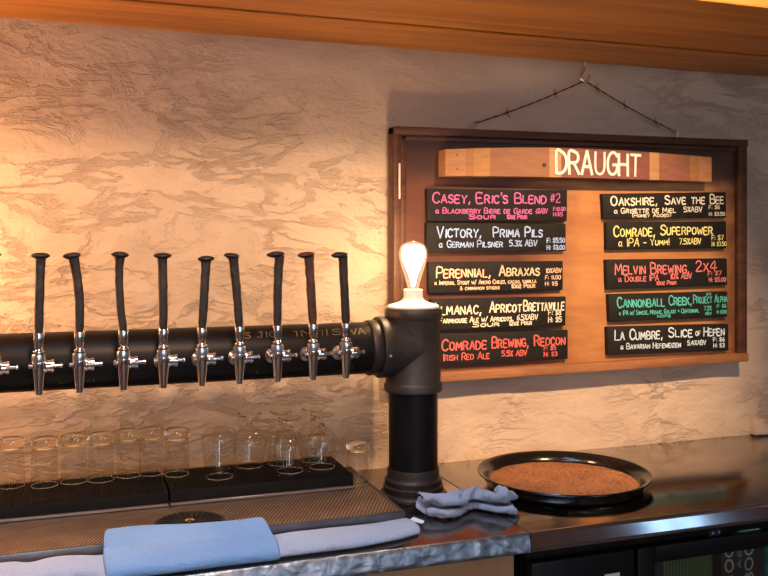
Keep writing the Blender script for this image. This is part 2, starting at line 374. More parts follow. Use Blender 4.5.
def layout(s, small=.74):
    """list of strokes in units where a capital is 6 high, plus total width"""
    x = 0; out = []
    for ch in s:
        if ch == ' ': x += 3.0; continue
        k = 1.0
        if ch == '~': g = G['a']; k = 1.05
        elif ch.islower(): g = G[ch.upper()]; k = small
        else: g = G[ch]
        w = max(p[0] for st in g for p in st)*k
        jx, jy, sl = R.uniform(-.12, .12), R.uniform(-.16, .16), R.uniform(-.03, .07)
        for st in g: out.append([(x+p[0]*k+sl*p[1]*k+jx, p[1]*k+jy) for p in st])
        x += w+1.15
    return out, max(x-1.15, .1)
def write(bm, s, fn, u0, u1, v0, vh, width, small=.74, lift=0.0):
    """letters mapped by fn(u, v) -> point; u0..u1 is the run, v0 baseline, vh cap height, stroke width in metres"""
    strokes, W = layout(s, small)
    for st in strokes:
        P = [fn(u0+(u1-u0)*x/W, v0+vh*y/6) for x, y in st]
        if len(P) > 3: P = catmull(P, 3)
        nrm = (fn(.6, .5)-fn(.5, .5)).cross(fn(.5, .6)-fn(.5, .5)).normalized()
        h = width/2*R.uniform(.85, 1.15); prev = None
        for i, p in enumerate(P):
            d = (P[min(i+1, len(P)-1)]-P[max(i-1, 0)])
            if d.length < 1e-7: continue
            d.normalize(); w = nrm.cross(d)*h
            if i == 0: p = p-d*h*.6
            if i == len(P)-1: p = p+d*h*.6
            cur = (bm.verts.new(p+w+nrm*lift), bm.verts.new(p-w+nrm*lift))
            if prev: bm.faces.new((prev[0], prev[1], cur[1], cur[0]))
            prev = cur
    return bm

# ------------------------------------------------------------------ the room
WALL = 2.115; TOP = .91
bm = B(); nx, nz = 330, 140
X0, X1, Z0, Z1 = -3.0, 3.6, 0.0, 2.8
rows = []
for j in range(nz+1):
    z = Z0+(Z1-Z0)*j/nz; row = []
    for i in range(nx+1):
        x = X0+(X1-X0)*i/nx
        p = Vector((x*1.0, 3.1, z*1.8))
        d = .010*noise.noise(p*3.2)+.006*noise.noise(p*8+Vector((5, 0, 0)))+.003*noise.noise(p*19)
        d += .006*max(0, noise.noise(Vector((x*2.2+z*1.1, 9, z*5.5-x*.6))*2.1))**.7
        row.append(bm.verts.new((x, WALL-.004+min(.010, -d*.7), z)))
    rows.append(row)
for a, b in zip(rows, rows[1:]):
    for i in range(nx): bm.faces.new((a[i], a[i+1], b[i+1], b[i]))
structure('wall_back', bm, 'plaster', True)
structure('floor', box(B(), -3.2, 6.6, -3.3, 2.3, -.1, 0), 'floor')
bm = B()
FILL_X0, FILL_X1, FILL_Y0, FILL_Y1 = -.9, .62, .92, 1.36            # ceiling opening for the added fill panel above the bar front
for a in ((-3.2, FILL_X0, -3.3, 2.3), (FILL_X1, 6.6, -3.3, 2.3), (FILL_X0, FILL_X1, -3.3, FILL_Y0), (FILL_X0, FILL_X1, FILL_Y1, 2.3)): box(bm, *a, 2.8, 2.9)
structure('ceiling', bm, 'ceiling')
structure('window_4', box(B(), FILL_X0-.02, FILL_X1+.02, FILL_Y0-.02, FILL_Y1+.02, 2.905, 2.93), m_emit('cool_fill', (.42, .68, 1.0), 17))  # added glowing panel, throws cool light on counter and towels only
structure('wall_left', box(B(), -3.2, -3.0, -3.3, 2.3, 0, 2.8), 'room_wall')
structure('wall_right', box(B(), 6.4, 6.6, -3.3, 2.3, 0, 2.8), 'room_wall')
structure('wall_back_right', box(B(), 3.6, 6.4, 2.1, 2.3, 0, 2.8), 'room_wall')
# wall behind the viewer, with three window openings
bm = B()
ops = [(-.35, .66), (1.75, .9), (4.66, .62)]
zs0, zs1 = .90, 2.40; xprev = -3.0
for wx, ww in ops:
    box(bm, xprev, wx-ww/2, -3.3, -3.2, 0, 2.8); box(bm, wx-ww/2, wx+ww/2, -3.3, -3.2, 0, zs0); box(bm, wx-ww/2, wx+ww/2, -3.3, -3.2, zs1, 2.8); xprev = wx+ww/2
box(bm, xprev, 6.4, -3.3, -3.2, 0, 2.8)
structure('wall_front', bm, 'room_wall')
for i, (wx, ww) in enumerate(ops):
    m_sky = m_emit('window_sky', (.42, .70, 1.0), (13, 3.5, 4)[i])
    r = structure('window_%d' % (i+1), box(B(), wx-ww/2, wx+ww/2, -3.29, -3.27, zs0, zs1), m_sky)
    bm = B(); t = .045
    box(bm, wx-ww/2, wx-ww/2+t, -3.26, -3.2, zs0, zs1); box(bm, wx+ww/2-t, wx+ww/2, -3.26, -3.2, zs0, zs1)
    box(bm, wx-.03, wx+.03, -3.26, -3.2, zs0, zs1); box(bm, wx-ww/2, wx+ww/2, -3.26, -3.2, zs0, zs0+t); box(bm, wx-ww/2, wx+ww/2, -3.26, -3.2, zs1-t, zs1)
    structure('window_frame', bm, 'frame', parent=r)
# timber beam over the bar: two boards underneath, thick fascia
SOF = 1.977
bm = B(); box(bm, -2.95, 3.58, 1.484, 1.866, SOF, 2.42, .004); structure('trim_1', bm, 'beam')
bm = B(); box(bm, -2.95, 3.58, 1.884, 2.16, SOF+.001, 2.42, .003); structure('trim_2', bm, 'beam')
p = PY(755, 426, 2.09)
structure('trim_3', box(B(), p.x, p.x+.22, 2.085, 2.13, TOP+.0005, TOP+.048, .006), 'plaster', True)
# panel closing the bar under the left counter
structure('wall_bar', box(B(), -2.9, .846, 1.60, 1.64, 0, .874), 'bar_front')

# ------------------------------------------------------------------ counters
def slab(x0, x1, label, edge_mat):
    r = thing('counter', label, 'counter', (x0, 1.545, 0)); w = x1-x0
    bm = B(); box(bm, 0, w, .004, .575, .876, TOP, .002); obj('worktop', bm, 'steel', r)
    bm = B()                                             # rolled front edge, leaning back a little
    prof = [(.0045, .9104), (.0005, .9102), (-.0012, .9090), (-.0030, .902), (-.0055, .892), (-.0078, .882), (-.0092, .876), (-.0080, .8735), (.002, .872), (.012, .873), (.012, .876), (.004, .8765)]
    n = max(2, int(w/.006)) if edge_mat == 'hammered' else 2
    cols = []
    for i in range(n+1):
        x = w*i/n; c = []
        for k, (y, z) in enumerate(prof):
            dy = 0
            if edge_mat == 'hammered' and 3 <= k <= 6: dy = .0022*noise.noise(Vector((x*38, z*90, 1)))
            c.append(bm.verts.new((x, y+dy, z)))
        cols.append(c)
    for a, b in zip(cols, cols[1:]):
        for k in range(len(prof)): bm.faces.new((a[k], b[k], b[(k+1) % len(prof)], a[(k+1) % len(prof)]))
    bm.faces.new(cols[0]); bm.faces.new(cols[-1][::-1])
    obj('front_edge', bm, edge_mat, r, True, 60)
    return r
slab(-2.9, .8505, 'metal bar counter with a hammered zinc edge, carrying the tap tower and drip tray', 'hammered')
slab(.8525, 3.55, 'smooth stainless steel counter carrying the round tray, above the black fridge', 'edge_steel')

# ------------------------------------------------------------------ fridge under the right counter
fr = thing('bar_fridge', 'black under-counter bar fridge with glass door below the right steel counter', 'fridge', (0, 0, 0))
bm = B()
for a in ((.862, 2.05, 2.05, 2.09, .03, .866), (.862, .885, 1.60, 2.05, .03, .866), (2.03, 2.05, 1.60, 2.05, .03, .866), (.885, 2.03, 1.60, 2.05, .03, .06), (.885, 2.03, 1.585, 2.05, .852, .866), (1.105, 1.125, 1.60, 2.05, .06, .852)):
    box(bm, *a, .001, 1)
obj('cabinet', bm, 'fridge_black', fr, False)
box(bm := B(), .862, 2.05, 1.572, 1.60, .846, .868, .002); obj('header', bm, 'fridge_black', fr)
d1 = obj('door', box(B(), .866, 1.110, 1.562, 1.598, .06, .842, .006), 'fridge_black', fr)
p = PY(610, 576, 1.56); q = PY(620, 573, 1.56)
obj('sticker', box(B(), p.x-.012, q.x+.0, 1.5607, 1.5617, p.z-.02, p.z+.004), 'tag_white', d1, False)
bm = B()
for a in ((1.117, 1.160, .06, .842), (1.96, 2.03, .06, .842), (1.160, 1.96, .806, .842), (1.160, 1.96, .06, .12)):
    box(bm, a[0], a[1], 1.562, 1.598, a[2], a[3], .003)
d2 = obj('door', bm, 'fridge_black', fr)
obj('pane', box(B(), 1.158, 1.962, 1.578, 1.584, .118, .808), 'thin_glass', d2, False)
p = PY(709, 534, 1.57)
dp = obj('display', box(B(), p.x, p.x+.032, 1.5695, 1.573, p.z-.006, p.z+.008, .001, 1), plain('display_blue', (.02, .035, .06), .2), fr)
bm = B(); box(bm, p.x+.008, p.x+.012, 1.5688, 1.5696, p.z-.001, p.z+.003); box(bm, p.x+.025, p.x+.028, 1.5688, 1.5696, p.z-.001, p.z+.004)
obj('indicator', bm, plain('indicator', (.35, .5, .7), .4), dp, False)
obj('shelf', box(B(), 1.127, 2.025, 1.605, 2.045, .598, .606), 'tray_steel', fr, False)
li = bpy.data.lights.new('fridge_lamp', 'POINT'); lo = bpy.data.objects.new('fridge_lamp', li); COL.objects.link(lo)
li.energy = .16; li.color = (.55, 1, .85); li.shadow_soft_size = .03; lo.location = (1.45, 1.612, .84)
def m_green():
    m, nt, b = mat('green_carton')
    sx = nt.nodes.new('ShaderNodeSeparateXYZ'); L(nt, coords(nt, (1, 1, 1)), sx.inputs[0])
    st = mathn(nt, 'SINE', mathn(nt, 'MULTIPLY', sx.outputs[0], 700))
    L(nt, ramp(nt, st, [(.3, (.035, .065, .018)), (.8, (.09, .14, .04))]), b.inputs['Base Color']); b.inputs['Roughness'].default_value = .5; return m
g = thing('carton', 'green striped carton behind the fridge glass, left of the black box', 'carton', (1.255, 1.66, .606), 0)
obj('carton_body', box(B(), 0, .135, 0, .10, 0, .20, .002), m_green(), g, False)
obj('carton_top', box(B(), .002, .133, .002, .098, .2, .203), plain('carton_top', (.14, .34, .08), .5), g, False)
k = thing('carton', 'black box with big sideways numerals behind the fridge glass', 'carton', (1.400, 1.645, .606), 0)
obj('carton_body', box(B(), 0, .125, 0, .10, 0, .225, .002), plain('carton_black', (.012, .012, .013), .5), k, False)
bm = B()
for ux, h, s in ((.012, .022, '800800'), (.068, .022, '800800')):
    write(bm, s, lambda u, v, ux=ux, h=h: Vector((ux+h*(1-v), -.0008, .215-u*.20)), 0, 1, 0, 1, .0042)
write(bm, 'CBSA ABSC', lambda u, v: Vector((.047+.010*(1-v), -.0008, .215-u*.20)), 0, 1, 0, 1, .0016)
obj('lettering', bm, plain('grey_print', (.34, .33, .35), .6), k, False)
c = thing('drink_can', 'turquoise drink can at the right end of the fridge window', 'can', (1.572, 1.66, .606))
lathe(bm := B(), [(0, 0), (.024, 0), (.033, .008), (.033, .158), (.026, .170), (.0265, .173), (.024, .173), (.023, .169), (0, .169)], 28)
obj('can_body', bm, plain('can_teal', (.02, .42, .44), .3, .4, 60, .5), c)

# ------------------------------------------------------------------ tap tower
CX, CY, AX = .730, 1.863, 1.248
tw = thing('tap_tower', 'tap tower of black iron pipe with a thick upright column and long horizontal pipe', 'tap tower', (CX, CY, TOP+.0006))
def zz(v): return v-TOP
lathe(bm := B(), [(.0555, zz(.955)), (.0555, zz(1.160))], 48); obj('column', bm, 'black_pipe', tw)
lathe(bm := B(), [(0, 0), (.076, 0), (.077, .006), (.074, .010), (.067, .012), (.068, .016), (.068, .024), (.064, .027), (.0645, .030), (.0645, .038), (.060, .042), (.0590, .048), (.0590, .060), (.0575, .064), (.05, .064)], 48)
obj('base_flange', bm, 'flange', tw)
bm = B()
lathe(bm, [(.05, zz(1.146)), (.063, zz(1.146)), (.0660, zz(1.149)), (.0660, zz(1.162)), (.0635, zz(1.166)), (.0622, zz(1.168)), (.0622, zz(1.308)), (.0635, zz(1.311)), (.0655, zz(1.314)), (.0655, zz(1.329)), (.063, zz(1.333)), (.03, zz(1.333)), (0, zz(1.333))], 56)
S = Matrix.Translation((0, 0, AX-TOP)) @ ALONG_X
lathe(bm, [(.02, -.088), (.0665, -.088), (.0685, -.086), (.0685, -.072), (.0665, -.069), (.0655, -.066), (.0634, -.005), (.0628, .004), (.05, .012), (0, .014)], 56, S)
tee = obj('tee_fitting', bm, 'tee', tw)
for a in (-.62,):
    lathe(bm := B(), [(0, .0026), (.0028, .0022), (.0036, 0), (.0022, .0), (.0022, .0018)], 14, Matrix.Translation((-.079, -.0682, AX-TOP-.012)) @ TO_VIEW); obj('screw', bm, 'screw_metal', tee)
lathe(bm := B(), [(0, .0024), (.004, .0018), (.0044, -.004)], 4, Matrix.Translation((.004, -.0626, AX-TOP+.004)) @ TO_VIEW); obj('casting_mark', bm, 'tee', tee)
lathe(bm := B(), [(.057, -.112), (.0605, -.111), (.0615, -.108), (.0615, -.094), (.060, -.09), (.05, -.09)], 48, S); obj('collar', bm, 'flange', tw)
lathe(bm := B(), [(0, -1.62), (.0565, -1.62), (.0572, -1.61), (.0572, -.10), (.05, -.10)], 48, S); hp = obj('pipe', bm, 'black_pipe', tw)
# worn gold print on the pipe
def on_pipe(u, v):
    ang = math.radians(38+v*17); r = .0578
    return Vector((u, -r*math.cos(ang), AX-TOP+r*math.sin(ang)))
for px, s, w in ((245, 'S', 6), (258, 'J', 6), (266, 'IC', 13), (294, '1', 4), (303, 'N', 9), (320, "1I", 8), (333, 'S', 9), (352, 'VA', 14)):
    x0 = PY(px, 345, CY-.05).x-CX; x1 = PY(px+w, 345, CY-.05).x-CX
    bm = B(); write(bm, s, lambda u, v: on_pipe(u, v), x0, x1, .05, .9, .0022); obj('lettering', bm, 'gold_print', hp, False)
for px in (60, 86, 160, 256, 350):
    x0 = PY(px, 385, CY-.04).x-CX; bm = B()
    write(bm, R.choice(['L-', 'I.', '-I', "'-"]), lambda u, v: Vector((u, -.0578*math.cos(math.radians(-42+v*9)), AX-TOP+.0578*math.sin(math.radians(-42+v*9)))), x0, x0+.014, .05, .9, .0013)
    obj('print_mark', bm, 'gold_print', hp, False)

# lamp on the tee
ls = thing('lamp_socket', 'white porcelain lamp socket on top of the iron tee', 'lamp holder', (CX, CY, 1.3335))
lathe(bm := B(), [(0, 0), (.056, 0), (.0585, .002), (.0585, .006), (.056, .008), (.040, .012), (.030, .016), (.0240, .021), (.0218, .026), (.0215, .042), (.0195, .0435), (.016, .0435), (.0155, .032), (0, .032)], 48); obj('socket_body', bm, 'porcelain', ls)
lb = thing('light_bulb', 'glowing clear pear-shaped filament bulb in the porcelain socket', 'light bulb', (CX, CY, 1.368))
lathe(bm := B(), [(0, .000), (.0125, .000), (.0125, .010), (.0115, .012)], 28); obj('screw_cap', bm, 'brass', lb)
lathe(bm := B(), [(.0125, .009), (.0135, .016), (.0165, .028), (.0215, .045), (.027, .062), (.0308, .078), (.032, .088), (.031, .098), (.0275, .107), (.021, .1125), (.012, .1155), (.006, .117), (.003, .1185), (0, .119)], 40); obj('glass_envelope', bm, 'lit_glass', lb)
fl = obj('filament', lathe(B(), [(0, .016), (.003, .017), (.0055, .024), (.0075, .036), (.0125, .05), (.0190, .064), (.0245, .078), (.0265, .088), (.0257, .097), (.0222, .104), (.015, .1088), (0, .111)], 28), 'glow', lb)

# ------------------------------------------------------------------ beer taps with railroad spike handles
def faucet_parts(root):
    # local frame: pipe skin at y = 0, faucet axis at y = -.055, z = 0 at the pipe axis
    V = Matrix.Translation((0, -.055, .006))
    lathe(bm := B(), [(.008, .004), (.0165, .003), (.0165, -.0), (.0145, -.004), (.0085, -.006), (.0085, -.046), (.004, -.05)][::-1], 28, Matrix.Rotation(-PI/2, 4, 'X')); obj('shank', bm, 'chrome', root)
    bm = B()
    lathe(bm, [(0, -.0505), (.0044, -.0505), (.0052, -.0520), (.0062, -.0520), (.0082, -.034), (.0108, -.014), (.0118, -.006), (.0130, .001), (.0126, .008), (.0095, .011), (0, .011)], 28, V)
    lathe(bm, [(0, -.0195), (.0030, -.0185), (.0042, -.0165), (.003, -.0135), (.0036, -.012), (.006, -.010), (.006, .004)], 18, V @ Matrix.Translation((0, 0, 0)) @ ALONG_X)
    obj('faucet_body', bm, 'chrome', root)
    bm = B(); lathe(bm, [(.005, .008), (.0105, .008), (.0122, .011), (.0122, .0135), (.0108, .0145), (.0108, .020), (.0122, .021), (.0118, .026), (.0035, .027), (.003, .036), (.0045, .0375), (.0045, .040), (.0030, .0415), (0, .0415)], 20, V @ ALONG_X)
    obj('flow_lever', bm, 'chrome', root)
    lathe(bm := B(), [(.008, .009), (.0125, .0095), (.0128, .011), (.0128, .0205), (.0122, .022), (.009, .0225)], 24, V); obj('bonnet', bm, 'steel_band', root)
    lathe(bm := B(), [(.007, .0222), (.0092, .0235), (.0096, .026), (.0090, .0285), (.0062, .0295), (.0056, .031), (.0066, .034), (.0080, .040), (.0084, .050), (.0084, .060), (.0080, .062), (0, .062)], 24, V @ Matrix.Diagonal((1.18, 1.18, 1, 1))); obj('ferrule', bm, 'chrome', root)
SQ = []
for i in range(20):
    a = 2*PI*i/20; c, s = math.cos(a), math.sin(a); k = (abs(c)**5+abs(s)**5)**(-1/5); SQ.append((c*k, s*k))
def spike(root, base, top, head_off, head_w, bend, m, seed, wid=.0084, taper=.0, droop=.0):
    """square-shank railroad spike, flared offset head; base/top local points"""
    base, top = Vector(base), Vector(top); rr = random.Random(seed); n = 12; pts = []; rad = []
    for i in range(n+1):
        t = i/n; p = base.lerp(top, t)
        p.x += bend*math.sin(PI*t)*.5+bend*(t**3)*.0+rr.uniform(-.00035, .00035)
        w = wid*(.93+.10*t)*(1+taper*math.sin(PI*t))+rr.uniform(-.0003, .0003)
        if i == 0: w *= .80
        if i == n: w *= 1.12
        pts.append(p); rad.append((w, w*.95))
    bm = B(); sweep(bm, pts, rad, shape=SQ)
    for v in bm.verts:
        v.co += Vector((noise.noise(v.co*90+Vector((seed, 0, 0))), noise.noise(v.co*90+Vector((0, seed, 0))), 0))*.0006
    sp = obj('spike_handle', bm, m, root, True, 50)
    bm = B(); prof = [(0, -.004), (.45, -.004), (.80, -.0015), (1.0, .0012), (.97, .0034), (.75, .0058), (.4, .0075), (0, .008)]
    lathe(bm, prof, 28)
    for v in bm.verts:
        x, y, z = v.co
        v.co = Vector((top.x+head_off+x*head_w, top.y+y*head_w*.78-.002, top.z+.0005+z+x*droop+noise.noise(Vector((x*2+seed, y*2, z*40)))*.0008))
    obj('spike_head', bm, m, sp)
TAPS = [ # body px, handle-top px (x, y), head offset, head half width, bend, material, droop, label
 (-6, -8, 257, 0, .016, 0, 'spike', 0, 'beer tap cut off by the left edge of the picture, its lever just showing'),
 (39, 40.5, 258, .000, .0168, -.001, 'spike', 0, 'first full beer tap from the left, upright iron spike handle'),
 (79.5, 73.5, 258, -.003, .0165, .009, 'spike', .0015, 'second full beer tap from the left, curved spike leaning left'),
 (123.5, 119.5, 257, .001, .0165, -.007, 'spike', -.001, 'third full beer tap from the left, wavy thin spike handle'),
 (163.5, 162.5, 258, .000, .0172, .000, 'spike', 0, 'fourth full beer tap from the left, straight spike with centred head'),
 (202, 206, 261, .000, .0165, .001, 'spike', .0005, 'fifth full beer tap from the left, spike leaning slightly right'),
 (239.5, 233.5, 258, -.004, .0155, .001, 'spike', -.001, 'sixth full beer tap from the left, spike leaning left with overhanging head'),
 (277.5, 279.5, 256.5, -.0085, .0185, -.003, 'spike', .0012, 'third beer tap from the iron tee, dark spike with head jutting left'),
 (313, 309, 257, -.0065, .0180, .000, 'rusty', .0015, 'second beer tap from the iron tee, reddish rusty spike handle'),
 (346, 343, 257, -.0080, .0180, .000, 'spike', .0015, 'beer tap nearest the iron tee, spike head jutting left'),
]
base_tap = None
YP = CY-.0570
for i, (bx, hx, hy, ho, hw, bend, m, droop, label) in enumerate(TAPS):
    X = PY(bx, 365, YP-.055).x
    if base_tap is None:
        base_tap = thing('beer_tap', label, 'beer tap', (X, YP, AX), 0, 'beer taps along the iron pipe'); faucet_parts(base_tap); r = base_tap
        first_children = [c for c in bpy.data.objects if c.parent == base_tap]
    else:
        r = base_tap.copy(); COL.objects.link(r); r.location = (X, YP, AX); r['label'] = label
        for ch in first_children:
            c = ch.copy(); COL.objects.link(c); c.parent = r
    h = PY(hx, hy-1, YP-.058)
    zb = .0672
    spike(r, (0, -.055, zb), (h.x-X, -.058, h.z-AX), ho, hw, bend, m, i*13+5, taper=-.12 if i == 3 else 0, droop=droop*1.0)

# ------------------------------------------------------------------ drip tray, rubber mats, rinser
TZ = .936; TY0, TY1, TX1 = 1.682, 2.055, .641
dt = thing('drip_tray', 'long low steel drip tray with perforated top in front of the glasses', 'drip tray', (0, 0, 0))
obj('perforated_top', box(B(), -1.5, TX1-.006, TY0+.004, TY1-.006, TZ-.005, TZ-.001), 'perforated', dt, False)
bm = B(); box(bm, -1.506, TX1, TY0-.003, TY0+.004, TOP+.0005, TZ, .0015); box(bm, TX1-.007, TX1, TY0+.003, TY1, TOP+.0005, TZ+.001, .0015); box(bm, -1.506, TX1-.007, TY1-.006, TY1, TOP+.0005, TZ, .001)
box(bm, -1.506, -1.5, TY0+.004, TY1-.006, TOP+.0005, TZ, .001); box(bm, -1.5, TX1-.007, TY0+.004, TY1-.006, TOP+.0005, TOP+.004)
obj('rim', bm, 'tray_steel', dt)
MZ0, MZ = TZ+.0002, .970
MY0, MY1 = 1.872, 2.046
xs = PZ(170, 491, MZ).x
def bar_mat(x0, x1, label):
    r = thing('bar_mat', label, 'bar mat', (x0, MY0, MZ0), 0, 'black ribbed mats under the glasses'); w = x1-x0; h = MZ-MZ0
    bm = B(); box(bm, 0, w, .004, MY1-MY0, 0, h-.004, .002)
    obj('mat_base', bm, 'mat_rubber', r)
    bm = B(); n = int(w/.0052)
    for i in range(n):
        x = .004+(w-.008)*(i+.5)/n
        box(bm, x-.0011, x+.0011, .0025, MY1-MY0-.004, h-.0045, h); box(bm, x-.0011, x+.0011, .0022, .0042, .007, h)
    s = obj('ribs', bm, 'mat_rubber', r, False)
    bm = B(); box(bm, 0, w, -.001, .004, 0, .006, .001, 1); obj('front_lip', bm, 'mat_lip', r)
    return r
bar_mat(-1.3, xs-.002, 'long black ribbed rubber mat under the row of small tumblers')
bar_mat(xs+.002, .592, 'black ribbed rubber mat under the stemmed glasses, ending near the tee column')
rc = PZ(190, 524.5, TZ)
rn = thing('glass_rinser', 'round black glass rinser set in the drip tray behind the blue towel', 'glass rinser', (rc.x, rc.y+.004, TZ))
lathe(bm := B(), [(0, 0), (.064, 0), (.068, .001), (.068, .004), (.064, .0055), (.060, .004), (.012, .002), (0, .002)], 44); obj('rinser_plate', bm, 'rinser_black', rn)
bm = B()
for k in range(28):
    a = 2*PI*k/28
    sweep(bm, [(.014*math.cos(a), .014*math.sin(a), .0045), (.040*math.cos(a+.12), .040*math.sin(a+.12), .006), (.061*math.cos(a+.2), .061*math.sin(a+.2), .0052)], .0016, 5)
obj('grate', bm, 'rinser_black', rn)
lathe(bm := B(), [(.010, .002), (.0095, .008), (.006, .0105), (.003, .0105), (.0025, .006), (0, .006)], 20); obj('nozzle', bm, 'chrome', rn)

# ------------------------------------------------------------------ glasses, all standing upside down
def glass(name, label, group, loc, prof):
    r = thing(name, label, 'glass', loc, 0, group)
    return r
def solid(prof_out, prof_in):
    return prof_out+prof_in[::-1]
H = .1005
def rim(r, rad, t=.0010):
    lathe(bm := B(), [(rad+t*math.cos(a), .0011+t*math.sin(a)) for a in [2*PI*k/8 for k in range(8)]], 44, None, True)
    return obj('rim', bm, 'rim_glass', r, True, 179)
def make_tumbler(label, loc):
    r = thing('tumbler', label, 'glass', loc, 0, 'small tumblers drying upside down')
    lathe(bm := B(), [(.0274, .0012), (.0274, .004), (.0266, .03), (.0258, .06), (.0254, .0795)], 44); obj('glass_body', bm, 'thin_glass', r, True, 60)
    rim(r, .0270, .0011)
    lathe(bm := B(), [(0, .0845), (.0150, .0838), (.0220, .0820), (.0238, .0797), (.0254, .0797), (.0256, .082), (.0268, .0855), (.0272, .0895), (.0272, .0935), (.0263, .0962), (.0268, .0985), (.0262, .1003), (.0235, .1010), (.014, .1004), (0, .1000)], 44); obj('thick_base', bm, 'base_glass', r, True, 60)
    return r
G1 = [(11, 486, 'leftmost small tumbler upside down on the black mat'), (44.5, 485.5, 'second tumbler from the left, upside down on the black mat'),
      (74, 481.5, 'third tumbler from the left, upside down on the black mat'), (101, 480, 'fourth tumbler from the left, last of the nearer four on the mat'),
      (128.5, 474, 'first of the three tumblers standing farther back, beside the fourth tumbler'), (151.5, 473, 'middle one of the three tumblers standing farther back'),
      (177, 474.5, 'tumbler farthest right in the mat row, next to the wide stemless glass')]
g0 = None
for px, py, lab in G1:
    p = PZ(px, py, MZ+.0003); p.y = min(p.y, 2.016)
    if g0 is None: g0 = make_tumbler(lab, p)
    else:
        c = copy_tree(g0); c.location = p; c['label'] = lab
p = PZ(366, 484, TZ+.0012); c = copy_tree(g0); c.location = (.612, 1.897+.012, TZ); c['label'] = 'lone tumbler upside down on the drip tray beside the iron column'; c.scale = (.96, .96, .93)
# the wide stemless glass
p = PZ(219.5, 477, MZ+.0003)
r = thing('stemless_glass', 'wide stemless glass upside down between the tumblers and snifters', 'glass', p)
so = [(.0288, 0), (.0293, .0008), (.0296, .005), (.032, .025), (.0355, .045), (.0385, .065), (.0392, .078), (.0375, .092), (.032, .102), (.024, .107), (.014, .108), (0, .1075)]
si = [(.0283, 0), (.0285, .005), (.0309, .025), (.0344, .045), (.0374, .065), (.0381, .078), (.0363, .0905), (.0305, .0995), (.022, .103), (.012, .1035), (0, .1035)]
rim(r, .0289)
lathe(bm := B(), so[1:], 44); obj('glass_body', bm, 'thin_glass', r, True, 60)
# snifters
bo = [(.0288, 0), (.0293, .0007), (.0295, .003), (.0325, .018), (.0358, .034), (.0372, .047), (.0362, .060), (.032, .073), (.0245, .083), (.0155, .0895), (.0075, .0935), (0, .0945)]
bi = [(.0284, 0), (.0286, .003), (.0316, .018), (.0349, .034), (.0363, .047), (.0353, .0595), (.0311, .0720), (.0235, .0815), (.0145, .0868), (.006, .0885), (0, .0885)]
st = [(0, .0935), (.0078, .0933), (.0052, .0975), (.0046, .103), (.0060, .1075), (.0105, .1105)]
ft = [(.0105, .1105), (.018, .1135), (.0262, .1180), (.0268, .1190), (.0262, .1198), (.015, .1180), (.006, .1172), (0, .1170)]
sn0 = thing('snifter_glass', '', 'glass', (0, 0, 0), 0, 'stemmed snifters drying upside down')
rim(sn0, .0290)
lathe(bm := B(), bo[1:], 44); obj('bowl', bm, 'thin_glass', sn0, True, 60)
lathe(bm := B(), [(0, .0948)]+[(a, b+.0012) for a, b in st[1:]]+[(a, b+.0012) for a, b in ft[1:]], 36); obj('stem_and_foot', bm, 'glass', sn0, True, 60)
SN = [(290, 471, 'middle front snifter upside down on the mat, bright highlights in its bowl'), (249.5, 466, 'leftmost snifter upside down, beside the wide stemless glass'),
      (281, 463.5, 'snifter half hidden behind the middle front snifter'), (322, 467, 'rightmost snifter upside down near the mat end'),
      (313, 460, 'snifter half hidden behind the rightmost one, its foot poking out above')]
for i, (px, py, lab) in enumerate(SN):
    p = PZ(px, py, MZ+.0003); p.y = min(p.y, 2.012)
    c = sn0 if i == 0 else copy_tree(sn0)
    c.location = p; c['label'] = lab

# ------------------------------------------------------------------ menu board
YB = 2.050
TL, TR_, BR, BL = PY(394, 126, YB), PY(747.5, 140, YB), PY(747.5, 358.5, YB), PY(394, 382, YB)
bd = thing('menu_board', 'big framed wooden menu board hung on the plaster wall by barbed wire', 'menu board', (0, 0, 0))
def bil(u, v, y):
    a = BL.lerp(BR, u); b = TL.lerp(TR_, u); p = a.lerp(b, v); return Vector((p.x, y, p.z))
def slabq(bm, u0, u1, v0, v1, yf, yb, bev=.003, rough=0):
    n = 14; lo, hi = [], []
    vs = []
    for y in (yf, yb):
        for (u, v) in ((u0, v0), (u1, v0), (u1, v1), (u0, v1)): vs.append(bm.verts.new(bil(u, v, y)))
    fs = [bm.faces.new([vs[i] for i in f]) for f in ((0, 1, 2, 3), (7, 6, 5, 4), (0, 4, 5, 1), (1, 5, 6, 2), (2, 6, 7, 3), (3, 7, 4, 0))]
    if bev: bmesh.ops.bevel(bm, geom=list({e for f in fs for e in f.edges}), offset=bev, segments=2, affect='EDGES', profile=.5)
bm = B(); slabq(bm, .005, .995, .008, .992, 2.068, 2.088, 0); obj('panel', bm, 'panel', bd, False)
fw, fh = .020, .026
bm = B(); slabq(bm, 0, .018, 0, 1, YB, 2.092); slabq(bm, .018, .034, .02, .985, YB+.009, 2.07)
lf = obj('frame_side', bm, 'frame', bd)
bm = B(); a = PY(399.5, 163, YB); b = PY(398, 199, YB); box(bm, a.x-.0025, a.x+.0025, YB-.0012, YB+.001, b.z, a.z, .0008, 1); obj('pale_strip', bm, plain('pale_strip', (.85, .70, .55), .5), lf)  # thin pale strip on the outer left frame
bm = B(); slabq(bm, .972, 1, 0, 1, YB, 2.092); obj('frame_side', bm, 'frame', bd)
bm = B(); slabq(bm, .0, 1, .968, 1.0, YB-.004, 2.092); slabq(bm, .02, .98, .948, .968, YB+.009, 2.07); obj('frame_top', bm, 'frame', bd)
bm = B(); slabq(bm, .0, 1, -.012, .026, YB-.006, 2.092); obj('frame_bottom', bm, 'ledge', bd)
bm = B(); slabq(bm, .18, .36, .5, .95, 2.0675, 2.0679, 0)

